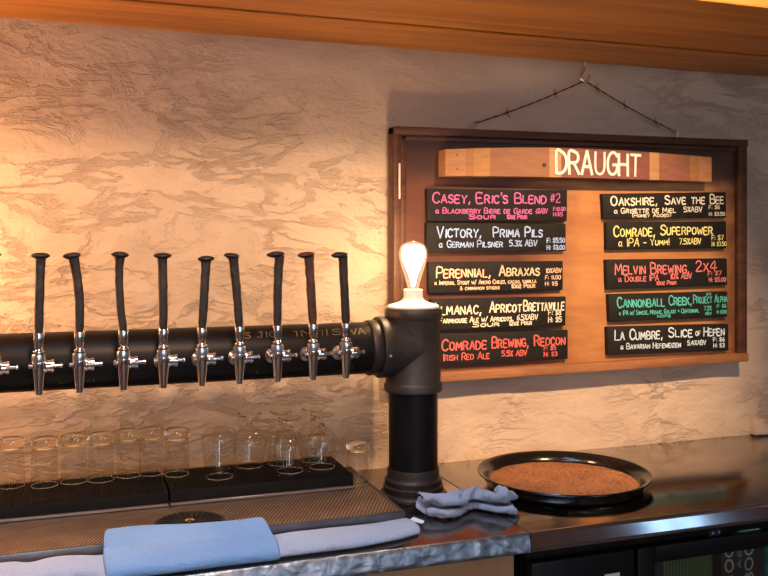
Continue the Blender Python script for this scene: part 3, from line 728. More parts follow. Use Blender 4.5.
# stave with DRAUGHT
YS = 2.022
sv = thing('draught_sign', 'curved barrel stave lettered DRAUGHT in white, at the top of the menu board', 'sign', (0, 0, 0))
topc = catmull([PY(x, y, YS) for x, y in ((445.5, 149.3), (513, 147.8), (580, 149), (644, 152.2), (711.6, 157.3))], 6)
botc = catmull([PY(x, y, YS) for x, y in ((445.5, 175.8), (513, 176.6), (580, 178), (644, 179.8), (711.6, 181.8))], 6)
n = len(topc); bm = B(); loops = []
for i, (a, b) in enumerate(zip(topc, botc)):
    bow = .012*math.sin(PI*i/(n-1)); f = YS-bow
    loops.append([bm.verts.new((b.x, f, b.z)), bm.verts.new((a.x, f, a.z)), bm.verts.new((a.x, 2.0665-bow*.0, a.z)), bm.verts.new((b.x, 2.0665, b.z))])
for a, b in zip(loops, loops[1:]):
    for k in range(4): bm.faces.new((a[k], a[(k+1) % 4], b[(k+1) % 4], b[k]))
bm.faces.new(loops[0]); bm.faces.new(loops[-1][::-1])
obj('stave', bm, 'stave', sv, False)
bm = B()
def stave_fn(u, v):
    k = u*(n-1); i = min(int(k), n-2); t = k-i
    p = botc[i].lerp(botc[i+1], t).lerp(topc[i].lerp(topc[i+1], t), v)
    return Vector((p.x, YS-.0132*math.sin(PI*min(1, max(0, u)))-.0012, p.z))
u_of = lambda px: (px-445.5)/266
write(bm, 'DRAUGHT', stave_fn, u_of(552), u_of(638.5), .13, .74, .0074); obj('lettering', bm, 'white_paint', sv, False)
for px, py in ((457, 155), (457, 169)):
    p = PY(px, py, YS-.002); lathe(bm := B(), [(0, .0012), (.0022, .0008), (.0024, -.002)], 10, Matrix.Translation(p) @ TO_VIEW); obj('nail', bm, 'frame', sv)
bm = B()
for k in range(1):
    p = PY(544.5+k*1.5, 165+k*4, YS-.0118); lathe(bm, [(0, .0006), (.006-.002*k, .0004), (.0065-.002*k, -.002)], 7, Matrix.Translation(p) @ TO_VIEW)
obj('knot', bm, 'frame', sv)

# chalk signs
YC = 2.052
def sign(q, col, label, lines):
    P = [PY(x, y, YC) for x, y in q]                     # TL, TR, BR, BL
    c = (P[2]+P[3])/2
    r = thing('chalk_sign', label, 'sign', c, 0, 'chalk beer signs on the menu board')
    Q = [p-c for p in P]
    bm = B(); vs = [bm.verts.new((p.x, 0, p.z)) for p in Q]+[bm.verts.new((p.x, .0155, p.z)) for p in Q]
    fs = [bm.faces.new([vs[i] for i in f]) for f in ((0, 1, 2, 3), (7, 6, 5, 4), (0, 4, 5, 1), (1, 5, 6, 2), (2, 6, 7, 3), (3, 7, 4, 0))]
    bmesh.ops.bevel(bm, geom=bm.edges[:], offset=.0018, segments=2, affect='EDGES', profile=.5)
    obj('plank', bm, 'chalk_black', r)
    def fn(u, v):
        p = Q[3].lerp(Q[2], u).lerp(Q[0].lerp(Q[1], u), v); return Vector((p.x, -.0008, p.z))
    bm = B()
    for (s, u0, u1, v0, vh, w) in lines: write(bm, s, fn, u0, u1, v0, vh, w)
    obj('lettering', bm, 'chalk_'+col, r, False)
T1, T2, T3 = .0038, .0026, .0020
sign([(427, 188.6), (567.3, 190), (567, 221.3), (427.7, 221)], 'pink', 'black chalk sign in pink reading Casey, Eric\'s Blend, top of left column',
     [("Casey, Eric's Blend", .035, .84, .57, .31, T1), ("#2", .87, .945, .60, .27, .0024), ('~ Blackberry Biere de Garde', .055, .735, .245, .16, T2), ('6%ABV', .765, .85, .25, .15, T3), ('Sour', .285, .47, .075, .13, T2), ('10oz Pour', .55, .70, .08, .13, T2), ('F:10.00', .895, .985, .335, .12, T3), ('H:$5', .895, .965, .16, .12, T3)])
sign([(426.5, 222.5), (566, 224), (566, 251), (426.5, 253)], 'blue', 'black chalk sign in light blue reading Victory, Prima Pils',
     [('Victory,', .07, .375, .52, .35, T1), ('Prima Pils', .465, .82, .53, .33, T1), ('~ German Pilsner', .085, .53, .18, .22, T2), ('5.3% ABV', .58, .78, .20, .20, T2), ('F: $5.50', .855, .99, .315, .16, T2), ('H: $3.00', .855, .99, .06, .16, T2)])
sign([(428.5, 262), (563, 261), (563, 290), (429, 293.5)], 'peach', 'black chalk sign in peach reading Perennial, Abraxas',
     [('Perennial,', .055, .44, .50, .33, T1), ('Abraxas', .51, .815, .53, .31, T1), ('10%ABV', .865, .985, .60, .15, T3), ('~ Imperial Stout w/ Ancho Chiles, cacao, vanilla', .04, .79, .27, .13, T3), ('& cinnamon sticks', .22, .51, .09, .11, T3), ('10oz Pour', .60, .78, .11, .13, T2), ('F: 11.00', .86, .98, .38, .13, T3), ('H: $5', .86, .955, .17, .12, T3)])
sign([(431, 299), (566, 296.6), (565.6, 325.7), (431, 331)], 'cream', 'black chalk sign in cream reading Almanac, Apricot Brettaville',
     [('Almanac,', .01, .355, .50, .34, T1), ('Apricot', .42, .655, .53, .32, T1), ('Brettaville', .675, .985, .55, .33, T1), ('Farmhouse Ale w/ Apricots,', .06, .595, .235, .16, T2), ('6.5%ABV', .625, .78, .25, .17, T2), ('Sour', .295, .49, .08, .13, T2), ('12oz Pour', .565, .735, .09, .13, T2), ('F: $8', .865, .96, .38, .17, T2), ('H: $5', .865, .965, .14, .17, T2)])
sign([(431, 334), (568, 330), (568, 359), (431, 366)], 'red', 'black chalk sign in red reading Comrade Brewing, Redcon',
     [('Comrade', .075, .39, .47, .33, T1), ('Brewing,', .43, .695, .49, .34, T1), ('Redcon', .745, .975, .51, .32, T1), ('~ Irish Red Ale', .03, .41, .15, .21, T2), ('5.5% ABV', .50, .685, .20, .17, T2), ('F: $5', .815, .905, .34, .14, T2), ('H: $3', .815, .915, .13, .14, T2)])
sign([(602.6, 193.7), (726, 192), (726.5, 217.5), (604, 219)], 'ivory', 'black chalk sign in ivory reading Oakshire, Save the Bee',
     [('Oakshire,', .06, .42, .54, .36, T1), ('Save the', .49, .815, .56, .32, T1), ('Bee', .862, .975, .56, .34, T1), ('~ Grisette de Miel', .08, .57, .22, .20, T2), ('5%ABV', .64, .79, .24, .19, T2), ('(Honey Added)', .22, .53, .06, .13, T3), ('F: $6', .85, .94, .34, .14, T3), ('H: $3.50', .85, .985, .08, .13, T3)])
sign([(606.7, 222), (726.2, 221), (726.6, 248.3), (607, 249.7)], 'yellow', 'black chalk sign in yellow reading Comrade, Superpower',
     [('Comrade,', .055, .385, .48, .36, T1), ('Superpower', .435, .875, .52, .34, T1), ('~ IPA -', .09, .315, .12, .27, T2), ('Yumm!', .35, .505, .15, .22, T2), ('7.5%ABV', .59, .775, .17, .20, T2), ('F: $7', .87, .97, .31, .17, T2), ('H: $3.50', .87, .995, .09, .15, T3)])
sign([(606.4, 259.6), (727, 258.3), (727.5, 285), (607.3, 289.6)], 'coral', 'black chalk sign in coral red reading Melvin Brewing, 2x4',
     [('Melvin Brewing,', .065, .665, .50, .36, T1), ('2x4', .73, .905, .55, .36, T1), ('~ Double IPA', .09, .415, .25, .20, T2), ('10% ABV', .51, .69, .29, .19, T2), ('10oz Pour', .395, .56, .10, .13, T2), ('F: $7', .83, .945, .38, .15, T2), ('H: $5.00', .84, .985, .14, .15, T2)])
sign([(608.7, 294.2), (727.5, 291.4), (727.5, 317), (610, 322)], 'teal', 'black chalk sign in teal reading Cannonball Creek',
     [('Cannonball', .065, .45, .51, .36, T1), ('Creek,', .49, .68, .54, .34, T1), ('Project', .70, .86, .58, .30, T2), ('#9', .81, .85, .86, .10, T3), ('Alpha', .885, .995, .60, .28, T2), ('~ IPA w/ Simcoe, Mosaic, Galaxy + Centennial', .075, .745, .23, .16, T3), ('hops', .39, .50, .09, .12, T3), ('7.2%', .79, .855, .30, .15, T3), ('ABV', .80, .855, .12, .10, T3), ('F: $6', .905, .985, .38, .13, T3), ('H: $3.50', .905, .99, .15, .12, T3)])
sign([(607.3, 327), (728.4, 323.9), (729, 350.6), (608.2, 355.2)], 'ice', 'black chalk sign in icy white reading La Cumbre, Slice of Hefen',
     [('La Cumbre,', .055, .435, .53, .35, T1), ('Slice', .49, .685, .57, .33, T1), ('of', .715, .755, .60, .22, T2), ('Hefen', .785, .96, .58, .32, T1), ('~ Bavarian Hefeweizen', .10, .585, .20, .19, T2), ('5.4%ABV', .645, .80, .26, .16, T2), ('F: $6', .865, .96, .36, .14, T2), ('H: $3', .865, .96, .14, .14, T2)])

# hook and barbed wire
hk = PY(585, 66, 2.085); hk.z = SOF+.001
ho = thing('screw_hook', 'shiny metal screw hook under the beam holding the barbed wire', 'hook', hk)
pts = catmull([(0, 0, .004), (0, 0, -.020), (-.005, 0, -.030), (-.012, -.001, -.040), (-.013, -.002, -.051), (-.005, -.003, -.058), (.005, -.003, -.056), (.010, -.003, -.047), (.011, -.003, -.039)], 5)
sweep(bm := B(), pts, .0028, 8); obj('hook_bend', bm, 'hook_metal', ho)
lathe(bm := B(), [(0, .0), (.0055, .0), (.0055, -.004), (.002, -.006)], 16); obj('collar', bm, 'hook_metal', ho)
wr = thing('barbed_wire', 'dark barbed wire hanger sloping from the hook down to both ends of the menu board', 'wire', (0, 0, 0))
YW = 2.082
apex = hk+Vector((-.003, -.003, -.0550)); ends = [PY(476, 123, YW), PY(677, 132.5, YW)]
bm = B(); barbs = []
for e in ends:
    for ph in (0, PI):
        pts = []
        for i in range(61):
            t = i/60; p = apex.lerp(e, t); p.z -= .006*math.sin(PI*t)
            a = t*40+ph; p += Vector((0, .0011*math.cos(a), .0011*math.sin(a))); pts.append(p)
        sweep(bm, pts, .0010, 6)
obj('strand', bm, 'wire', wr)
for e, ts in ((ends[0], (.28, .72)), (ends[1], (.13, .42, .76))):
    for t in ts:
        p = apex.lerp(e, t); p.z -= .006*math.sin(PI*t); d = (e-apex).normalized(); bm = B()
        for s, a in ((-1, .6), (1, 1.1)):
            w = Vector((.35*s, -.55, -s*a)).normalized()*.017
            sweep(bm, [p-w*.9, p+w], [.0004, .0009], 5)
        sweep(bm, [p-d*.006, p+d*.006], .0023, 7); obj('barb', bm, 'wire', wr)
for e in ends:
    bm = B(); pts = [(e.x+.005*math.cos(a), e.y, e.z-.002+.006*math.sin(a)) for a in [2*PI*i/14 for i in range(15)]]
    sweep(bm, pts, .0013, 6); tb = bil(0, 1, 0).z; sweep(bm, [(e.x, e.y, e.z-.008), (e.x, e.y, e.z-.022)], .0014, 6)
    obj('screw_eye', bm, 'hook_metal', wr)

# ------------------------------------------------------------------ round tray
tc = Vector((1.090, 1.815, TOP+.0005))
tr = thing('serving_tray', 'round black serving tray with brown cork lining on the right steel counter', 'tray', tc)
lathe(bm := B(), [(0, 0), (.165, 0), (.176, .003), (.184, .012), (.190, .024), (.1975, .029), (.2005, .031), (.2015, .0335), (.2000, .0350), (.196, .0342), (.186, .030), (.179, .018), (.174, .010), (.168, .008), (0, .008)], 80); obj('tray_body', bm, 'tray_black', tr)
bm = B(); lathe(bm, [(0, .0165), (.03, .0165), (.06, .0165), (.09, .0162), (.12, .016), (.145, .0155), (.160, .0145), (.168, .0135), (.1725, .0125), (.1725, .0085), (0, .0085)], 72)
for v in bm.verts:
    if v.co.z > .0122: v.co.z += .0015*noise.noise(v.co*30)
obj('cork_lining', bm, 'cork', tr)

# ------------------------------------------------------------------ towels
def loft(bm, rows, closed=True):
    rs = [[bm.verts.new(p) for p in r] for r in rows]; n = len(rs[0])
    for a, b in zip(rs, rs[1:]):
        for k in range(n if closed else n-1): bm.faces.new((a[k], a[(k+1) % n], b[(k+1) % n], b[k]))
    if closed: bm.faces.new(rs[0]); bm.faces.new(rs[-1][::-1])
def cloth(name, bm, m, parent, levels=2, solid=0):
    o = obj(name, bm, m, parent, True, 179)
    if solid:
        s = o.modifiers.new('solid', 'SOLIDIFY'); s.thickness = solid; s.offset = 0
    s = o.modifiers.new('sub', 'SUBSURF'); s.levels = levels; s.render_levels = levels
    return o
def prof_at(pts, x, wob, seed, f=14):
    out = []
    for k, (y, z) in enumerate(pts):
        d = noise.noise(Vector((x*f, k*.35, seed))); e = noise.noise(Vector((x*f*1.3, k*.35, seed+7)))
        out.append(Vector((x, y+wob*d, max(TOP+.0015, z+wob*.6*e*(1 if z > TOP+.008 else 0)))))
    return out
# long towel lying along the front of the counter
tA = thing('bar_towel', 'long pale blue bar towel with white tag, folded flat along the counter front', 'towel', (0, 0, 0), 0, 'blue bar towels')
T0 = TOP+.0016
pA = [(1.673, T0), (1.675, T0+.006), (1.670, T0+.012), (1.650, T0+.013), (1.640, T0+.0125), (1.636, T0+.0165), (1.628, T0+.0195), (1.600, T0+.0195), (1.575, T0+.0185), (1.562, T0+.014), (1.558, T0+.008), (1.562, T0+.001), (1.60, T0), (1.64, T0)]
rows = []; nA = 70
for i in range(nA+1):
    x = -.48+(.650+.48)*i/nA
    lift = 0.0
    row = []
    for p in prof_at(pA, x, .004, 2):
        h = p.z-T0
        if x < .03:                                            # looser, bunched stretch on the left
            h *= 1.0+.9*max(0, noise.noise(Vector((x*22, 3, 1)))) + .35
            if -.09 < x < -.06: h *= .55
        if .04 < x < .37: h *= .80
        if x > .50: 
            k = (x-.50)/.15; p.y = 1.622+(p.y-1.620)*(1-.20*k)+.030*k*k; h *= 1-.28*k
        p.z = T0+h; row.append(p)
    rows.append(row)
bm = B(); loft(bm, rows); cloth('cloth', bm, 'towel_pale', tA, 1)
e = PZ(425, 525.5, TOP+.016)
bm = B(); loft(bm, [[Vector((.640, 1.655, TOP+.014)), Vector((.655, 1.672, TOP+.0135)), Vector((.655, 1.672, TOP+.0145)), Vector((.640, 1.655, TOP+.015))], [Vector((.662, 1.638, TOP+.010)), Vector((.672, 1.654, TOP+.0095)), Vector((.672, 1.654, TOP+.0105)), Vector((.662, 1.638, TOP+.011))]]); obj('care_tag', bm, 'tag_white', tA, False)
# folded towel draped over it and up onto the drip tray
tB = thing('bar_towel', 'thick folded blue towel draped from the drip tray over the counter towel', 'towel', (0, 0, 0), 0, 'blue bar towels')
z0 = TOP+.020
pB = [(1.700, TZ+.002), (1.712, TZ+.004), (1.713, TZ+.010), (1.704, TZ+.017), (1.688, TZ+.016), (1.666, TZ+.0085), (1.650, TZ+.0035), (1.640, TZ-.0005), (1.632, TZ+.0035), (1.614, TZ+.0085), (1.590, TZ+.0075), (1.566, TZ-.001), (1.552, z0+.003), (1.546, TOP+.012), (1.549, TOP+.004), (1.554, TOP+.008), (1.562, z0-.001), (1.60, z0+.002), (1.645, z0+.002), (1.668, z0+.004), (1.677, TZ+.0015), (1.69, TZ+.002)]
rows = []; nB = 30; xa, xb = .055, .352
for i in range(nB+1):
    t = i/nB; x = xa+(xb-xa)*t; row = []
    for k, p in enumerate(prof_at(pB, x, .0028, 5, 10)):
        lower = 7 <= k <= 17
        p.x += (.010*(t-.5) if lower else .0)+.003*noise.noise(Vector((k*.7, t*3, 2)))
        up = p.z
        if k <= 9: p.y += .012-.030*t; p.z += .0015*math.sin(t*7)
        if 13 <= k <= 15: p.z = max(p.z, TOP+.003)
        row.append(p)
    if i in (0, nB):
        c = sum(row, Vector())/len(row); row = [c.lerp(p, .985) for p in row]
    rows.append(row)
bm = B(); loft(bm, rows); cloth('cloth', bm, 'towel_blue', tB, 1)
# crumpled towel by the column: the heap's cloth grid, 40 x 34 points in tenths of a millimetre
CLOTH = [
-953,-97,92,-926,-38,73,-874,-78,75,-820,-119,85,-807,-191,80,-745,-228,68,-679,-211,100,-609,-218,86,-542,-235,82,-475,-247,71,-434,-199,102,-372,-197,67,-324,-162,100,-282,-130,59,-235,-83,51,-199,-36,88,
-132,-49,59,-68,-52,67,-24,-16,105,-31,62,124,38,74,99,97,46,114,99,88,60,166,105,60,234,87,86,287,45,64,307,-24,63,365,-60,64,419,-103,67,466,-153,67,512,-202,67,563,-250,74,
607,-303,75,656,-347,95,681,-409,81,717,-468,68,753,-468,124,771,-493,64,837,-471,64,899,-490,93,-1009,-55,111,-952,-89,118,-888,-109,136,-830,-141,148,-772,-184,142,-718,-233,132,-676,-284,101,-610,-271,133,
-548,-298,113,-491,-265,135,-424,-267,114,-355,-250,109,-292,-224,98,-245,-173,97,-206,-116,105,-151,-91,78,-129,-55,129,-80,-105,106,-88,-43,115,-57,22,75,20,13,80,81,-16,77,128,39,97,194,68,106,
234,20,67,272,25,126,313,-36,127,357,-90,126,400,-143,121,442,-197,114,485,-250,109,521,-304,88,568,-349,109,613,-400,111,665,-433,144,695,-493,130,746,-539,124,809,-513,118,800,-445,116,833,-487,69,
-1027,-78,174,-977,-121,177,-922,-160,176,-863,-199,173,-805,-240,171,-748,-284,172,-689,-325,155,-620,-330,174,-549,-327,178,-480,-317,184,-414,-290,178,-348,-267,174,-286,-233,166,-232,-195,169,-173,-163,146,-184,-98,134,
-127,-125,145,-75,-96,181,-29,-46,166,-27,28,155,14,-28,148,84,-34,157,137,-3,167,161,-3,90,210,33,127,226,-14,76,271,-73,82,312,-130,86,349,-185,87,392,-241,90,434,-297,95,472,-353,104,
521,-400,118,569,-445,138,620,-483,166,675,-520,191,743,-525,194,814,-515,190,854,-489,139,881,-441,89,-1006,-44,232,-962,-91,240,-908,-129,239,-851,-172,238,-791,-213,235,-728,-254,232,-679,-254,179,-627,-277,220,
-564,-285,235,-494,-268,233,-431,-244,229,-371,-212,213,-311,-178,207,-262,-132,192,-233,-114,139,-203,-115,202,-145,-98,204,-112,-41,204,-82,4,164,-30,-11,215,21,28,181,84,13,208,104,62,160,170,48,156,
205,-14,186,261,-15,137,241,-81,155,279,-140,153,320,-191,152,358,-246,155,396,-303,157,445,-349,171,491,-401,182,553,-426,203,611,-451,227,679,-467,236,745,-474,241,761,-466,173,828,-432,170,891,-404,150,
-975,-10,179,-934,-28,227,-881,-66,221,-827,-108,212,-770,-153,203,-710,-197,195,-646,-215,225,-594,-228,179,-558,-214,234,-512,-218,181,-446,-196,178,-397,-148,200,-341,-143,156,-285,-121,119,-281,-74,175,-227,-45,203,
-177,-52,156,-155,10,170,-111,46,214,-42,62,223,30,73,231,58,74,164,108,115,202,168,94,211,216,61,165,263,25,203,285,-46,194,329,-91,167,357,-146,196,399,-201,198,439,-245,169,476,-292,202,
522,-334,174,569,-357,216,625,-391,190,691,-411,190,740,-405,241,793,-408,203,802,-368,142,849,-394,90,-979,58,188,-920,28,192,-881,-20,170,-827,-61,162,-768,-104,155,-714,-127,198,-648,-146,221,-610,-161,164,
-560,-148,211,-493,-151,195,-457,-144,131,-394,-119,133,-340,-74,151,-300,-60,90,-239,-49,114,-227,8,156,-163,11,126,-105,31,129,-96,91,159,-20,93,164,17,134,209,33,130,135,99,111,128,170,112,138,
242,125,163,296,76,165,321,9,148,367,-32,184,396,-94,172,430,-153,161,479,-192,189,502,-248,155,547,-274,199,579,-319,159,645,-324,178,709,-346,167,754,-336,221,822,-343,212,872,-358,166,839,-326,107,
-1009,36,132,-943,36,130,-877,34,131,-818,1,138,-758,-36,148,-697,-74,154,-645,-122,154,-588,-97,185,-532,-116,152,-491,-79,197,-425,-89,168,-408,-57,103,-344,-32,88,-294,-2,135,-250,10,78,-194,39,92,
-157,79,141,-116,87,85,-59,107,99,-66,149,165,6,170,153,68,162,190,105,174,126,157,159,90,222,132,91,285,95,99,342,75,143,379,16,132,395,-52,113,449,-90,138,500,-138,153,535,-192,129,
577,-216,177,602,-258,132,660,-293,118,710,-274,158,768,-270,192,813,-302,153,882,-291,163,908,-314,104,-1014,94,96,-969,52,71,-910,25,72,-849,-5,77,-789,-37,84,-722,-64,88,-656,-64,114,-587,-72,117,
-529,-44,138,-461,-53,135,-421,-19,186,-363,-17,147,-357,37,93,-285,51,83,-238,53,142,-215,106,97,-156,121,74,-112,152,116,-61,169,76,-14,176,124,10,236,177,81,230,179,138,191,181,193,173,143,
232,199,88,285,161,117,331,113,85,377,57,80,420,4,82,463,-49,84,510,-95,96,563,-133,107,606,-157,153,624,-198,103,683,-231,90,749,-248,101,788,-217,149,845,-241,172,874,-250,110,940,-260,86,
-977,150,80,-960,100,121,-910,93,78,-850,64,76,-789,32,74,-731,6,103,-670,-9,71,-602,-18,74,-532,-14,74,-494,6,127,-425,4,119,-389,43,169,-323,57,154,-285,111,118,-226,112,173,-168,136,146,
-172,186,91,-123,222,75,-92,202,142,-37,231,96,24,201,107,92,220,109,155,231,128,215,238,158,272,203,145,309,214,83,352,166,118,401,119,97,439,62,110,480,16,81,521,-28,109,571,-66,130,
630,-96,126,664,-143,88,713,-177,124,768,-185,80,833,-201,94,868,-179,151,925,-213,146,941,-191,79,-1028,193,110,-975,165,142,-913,148,118,-861,106,127,-801,73,127,-744,71,88,-686,43,115,-619,30,123,
-556,49,98,-490,70,95,-440,64,145,-383,78,106,-347,116,159,-295,157,169,-244,151,115,-199,191,165,-135,211,152,-124,279,113,-60,267,96,-7,296,139,27,264,78,94,277,70,143,296,114,211,282,109,
277,263,112,338,246,140,375,220,82,421,181,122,465,127,121,501,83,84,545,33,84,593,-2,114,632,-45,80,683,-80,109,739,-119,101,794,-151,134,837,-133,81,899,-155,88,946,-143,142,997,-190,128,
-1036,263,125,-975,237,143,-915,208,156,-856,173,138,-814,133,101,-749,125,125,-682,110,118,-622,91,90,-575,101,140,-509,117,145,-442,135,156,-407,145,94,-340,158,100,-294,207,123,-239,204,164,-208,244,113,
-147,276,137,-83,275,179,-84,328,118,-29,341,79,30,333,115,98,339,99,161,347,75,219,351,113,285,332,111,342,300,92,402,273,121,433,231,73,485,187,86,532,144,108,566,100,71,615,56,79,
665,14,99,719,-29,85,746,-65,137,796,-93,101,863,-85,124,928,-98,113,990,-118,88,1023,-128,155,-1029,333,112,-972,307,140,-930,259,112,-885,211,88,-818,194,75,-753,184,97,-692,157,72,-633,158,102,
-565,162,105,-527,184,157,-469,194,123,-404,215,117,-339,225,131,-301,211,188,-260,265,176,-191,258,175,-164,322,181,-114,333,133,-46,367,165,-25,404,104,32,405,133,100,410,119,154,418,77,222,408,70,
288,391,70,353,367,73,412,342,103,454,298,68,503,256,95,550,208,83,597,164,68,643,119,88,688,70,67,708,27,120,768,-10,109,828,-38,120,878,-40,74,947,-50,70,976,-62,131,1032,-87,92,
-1009,397,133,-950,364,108,-897,318,101,-866,260,130,-816,262,84,-751,248,68,-706,215,111,-641,227,99,-574,232,103,-507,240,119,-467,241,175,-410,272,157,-345,286,166,-285,281,197,-229,265,239,-177,307,222,
-104,309,229,-142,370,183,-100,424,168,-37,461,143,26,474,124,93,480,108,162,485,96,230,475,93,296,459,87,362,439,83,428,413,83,483,363,82,537,321,80,585,271,77,634,225,80,684,180,81,
729,123,82,762,66,107,794,28,158,827,25,97,896,25,79,937,-12,126,1000,-10,92,1071,-26,86,-979,435,184,-917,407,152,-862,360,144,-815,308,138,-819,236,144,-753,246,135,-692,281,132,-649,242,168,
-593,276,156,-529,303,144,-469,310,180,-409,313,213,-352,287,235,-302,329,244,-236,335,256,-181,306,291,-167,355,236,-93,372,246,-57,429,222,-26,488,209,36,511,185,98,530,159,169,522,158,236,505,156,
301,482,152,363,458,150,418,417,153,474,375,153,532,331,150,587,290,146,637,246,148,696,203,148,687,133,135,756,121,147,811,88,124,858,50,158,908,82,120,963,47,156,1026,49,121,1095,37,102,
-974,386,233,-903,407,222,-844,366,212,-837,297,204,-776,281,177,-739,231,199,-708,295,195,-643,294,215,-577,279,224,-530,245,187,-500,282,238,-441,292,272,-379,301,297,-313,300,305,-246,289,303,-225,355,318,
-151,348,302,-110,408,304,-54,448,291,5,474,270,65,492,246,91,465,186,160,466,198,226,465,215,295,448,215,354,416,205,381,359,173,433,315,154,488,273,145,542,239,171,596,195,173,650,152,164,
699,119,206,727,61,169,784,98,188,853,106,198,916,78,191,980,109,187,1047,100,165,1112,92,145,-953,399,299,-925,348,255,-851,345,281,-796,308,266,-819,251,224,-759,272,250,-705,238,237,-650,254,273,
-589,223,263,-539,189,228,-476,213,234,-451,226,296,-391,238,326,-329,253,354,-262,269,369,-201,291,340,-145,330,368,-86,367,355,-30,396,332,30,421,306,90,436,282,136,432,233,165,397,176,234,399,185,
274,384,240,340,365,254,401,331,236,446,281,219,462,223,182,509,179,159,564,133,151,618,86,155,646,76,222,711,85,237,778,76,253,848,71,256,917,69,258,986,72,246,1054,82,232,1119,91,215,
-963,336,322,-893,311,303,-871,292,235,-846,284,304,-791,258,295,-771,204,249,-709,188,278,-650,188,250,-606,160,294,-535,158,292,-491,144,241,-431,179,245,-383,178,294,-321,208,303,-262,205,343,-193,224,355,
-132,262,353,-99,308,314,-46,342,286,11,367,260,71,387,231,130,374,269,191,369,239,221,328,188,288,332,187,318,298,242,377,269,268,435,225,264,485,185,244,503,128,211,546,78,185,606,45,206,
668,10,197,702,21,261,768,10,271,837,2,260,907,1,250,975,4,237,1041,10,223,1108,20,223,-959,265,337,-952,296,263,-890,253,286,-840,219,322,-779,205,336,-742,160,301,-712,126,240,-646,123,221,
-603,94,270,-537,102,249,-477,90,283,-441,113,227,-382,146,232,-318,164,250,-258,162,288,-219,219,287,-149,213,303,-87,239,317,-31,277,305,29,305,287,90,330,266,140,328,217,181,312,272,246,302,251,
278,263,199,346,250,190,359,203,237,408,158,255,467,118,266,528,93,267,566,39,244,589,-19,205,645,-31,247,710,-50,245,762,-56,291,826,-66,266,894,-68,246,961,-65,236,1027,-60,223,1092,-51,214,
-999,235,289,-929,235,303,-878,193,257,-808,188,261,-798,142,311,-752,94,314,-687,84,294,-673,56,227,-606,50,212,-565,41,268,-501,44,238,-435,53,257,-382,79,221,-328,95,259,-280,135,228,-228,177,230,
-167,213,233,-101,221,247,-36,216,265,11,260,237,74,264,267,121,264,216,188,266,226,234,238,271,298,217,252,316,182,189,386,171,181,435,131,192,477,78,206,488,32,259,535,-21,268,597,-53,273,
641,-99,234,689,-102,288,752,-125,302,816,-135,281,881,-137,254,946,-135,233,1013,-129,235,1078,-116,240,-957,194,247,-927,167,314,-851,163,319,-844,132,252,-780,116,242,-732,71,249,-715,19,293,-646,24,288,
-615,-15,237,-546,-15,233,-493,-10,279,-436,-11,238,-380,23,258,-331,45,215,-271,68,239,-219,109,221,-185,150,263,-124,154,230,-58,165,219,8,191,221,75,205,233,129,230,274,166,202,224,238,206,211,
275,158,253,342,154,248,367,105,199,420,68,182,447,20,223,506,-4,196,557,-54,209,561,-113,249,607,-148,284,676,-170,269,743,-185,266,804,-203,288,873,-204,274,933,-203,242,995,-188,266,1062,-177,263,
-960,123,259,-891,145,253,-879,103,313,-812,86,306,-801,47,245,-760,8,219,-695,-24,235,-662,-46,293,-593,-49,297,-559,-84,246,-503,-79,287,-436,-74,267,-375,-42,274,-336,-21,219,-276,9,209,-223,44,235,
-204,89,283,-142,116,286,-78,139,283,-9,152,278,61,147,268,121,165,299,183,159,272,224,140,219,290,114,206,327,96,268,383,60,251,393,11,201,443,-28,177,484,-67,213,532,-121,195,581,-174,212,
641,-195,239,661,-239,292,718,-248,250,786,-254,245,854,-266,251,922,-269,255,988,-254,264,1046,-234,294,-918,108,317,-930,80,251,-867,43,268,-820,15,318,-810,-26,263,-759,-64,239,-708,-85,277,-644,-115,269,
-605,-115,328,-545,-131,302,-489,-147,263,-439,-132,312,-383,-112,276,-324,-79,254,-270,-56,211,-256,-6,255,-204,24,289,-150,56,262,-87,76,261,-27,88,294,41,91,311,98,105,273,166,92,274,216,73,235,
276,86,271,316,49,223,365,3,230,422,-34,252,425,-89,205,474,-136,205,515,-156,259,573,-198,282,606,-252,248,665,-282,237,710,-300,292,774,-315,271,831,-297,306,901,-305,306,966,-312,288,1028,-294,311,
-985,91,307,-923,61,322,-904,-5,302,-852,-47,288,-784,-63,320,-777,-122,280,-725,-156,260,-678,-165,312,-613,-188,329,-545,-197,331,-477,-191,319,-428,-188,270,-367,-175,304,-333,-151,250,-278,-105,258,-223,-63,278,
-184,-22,248,-156,0,298,-101,10,263,-32,24,265,32,22,293,86,39,250,152,25,253,204,39,296,238,33,239,291,-5,266,349,-43,277,385,-91,241,441,-120,272,445,-185,245,500,-224,258,547,-259,299,
603,-302,297,636,-338,245,699,-360,264,741,-345,318,809,-356,329,874,-368,312,942,-363,326,979,-311,353,-988,57,364,-934,11,366,-879,-33,363,-869,-94,327,-809,-112,367,-759,-159,341,-752,-211,292,-688,-233,287,
-619,-244,285,-550,-252,285,-480,-253,286,-419,-236,318,-369,-233,265,-309,-200,291,-256,-171,252,-203,-124,251,-152,-82,245,-111,-44,275,-88,-13,324,-54,-45,275,11,-42,260,80,-25,277,140,-19,308,180,-18,252,
244,-19,281,278,-71,241,340,-103,232,363,-130,293,401,-178,264,442,-202,310,480,-261,310,519,-319,311,559,-348,270,608,-396,273,672,-413,298,719,-404,347,785,-420,340,850,-409,363,903,-371,384,913,-302,376,
-1015,8,323,-968,-40,334,-920,-85,354,-869,-106,394,-857,-155,343,-808,-209,352,-754,-252,348,-691,-279,338,-624,-297,331,-556,-308,327,-488,-316,318,-419,-307,308,-349,-294,296,-285,-270,282,-230,-232,268,-175,-193,243,
-143,-142,280,-88,-105,295,-85,-76,353,-41,-24,339,22,-17,323,56,-77,324,115,-83,283,181,-88,275,248,-94,275,309,-58,296,287,-121,273,310,-183,289,373,-192,325,390,-247,290,428,-304,284,471,-361,283,
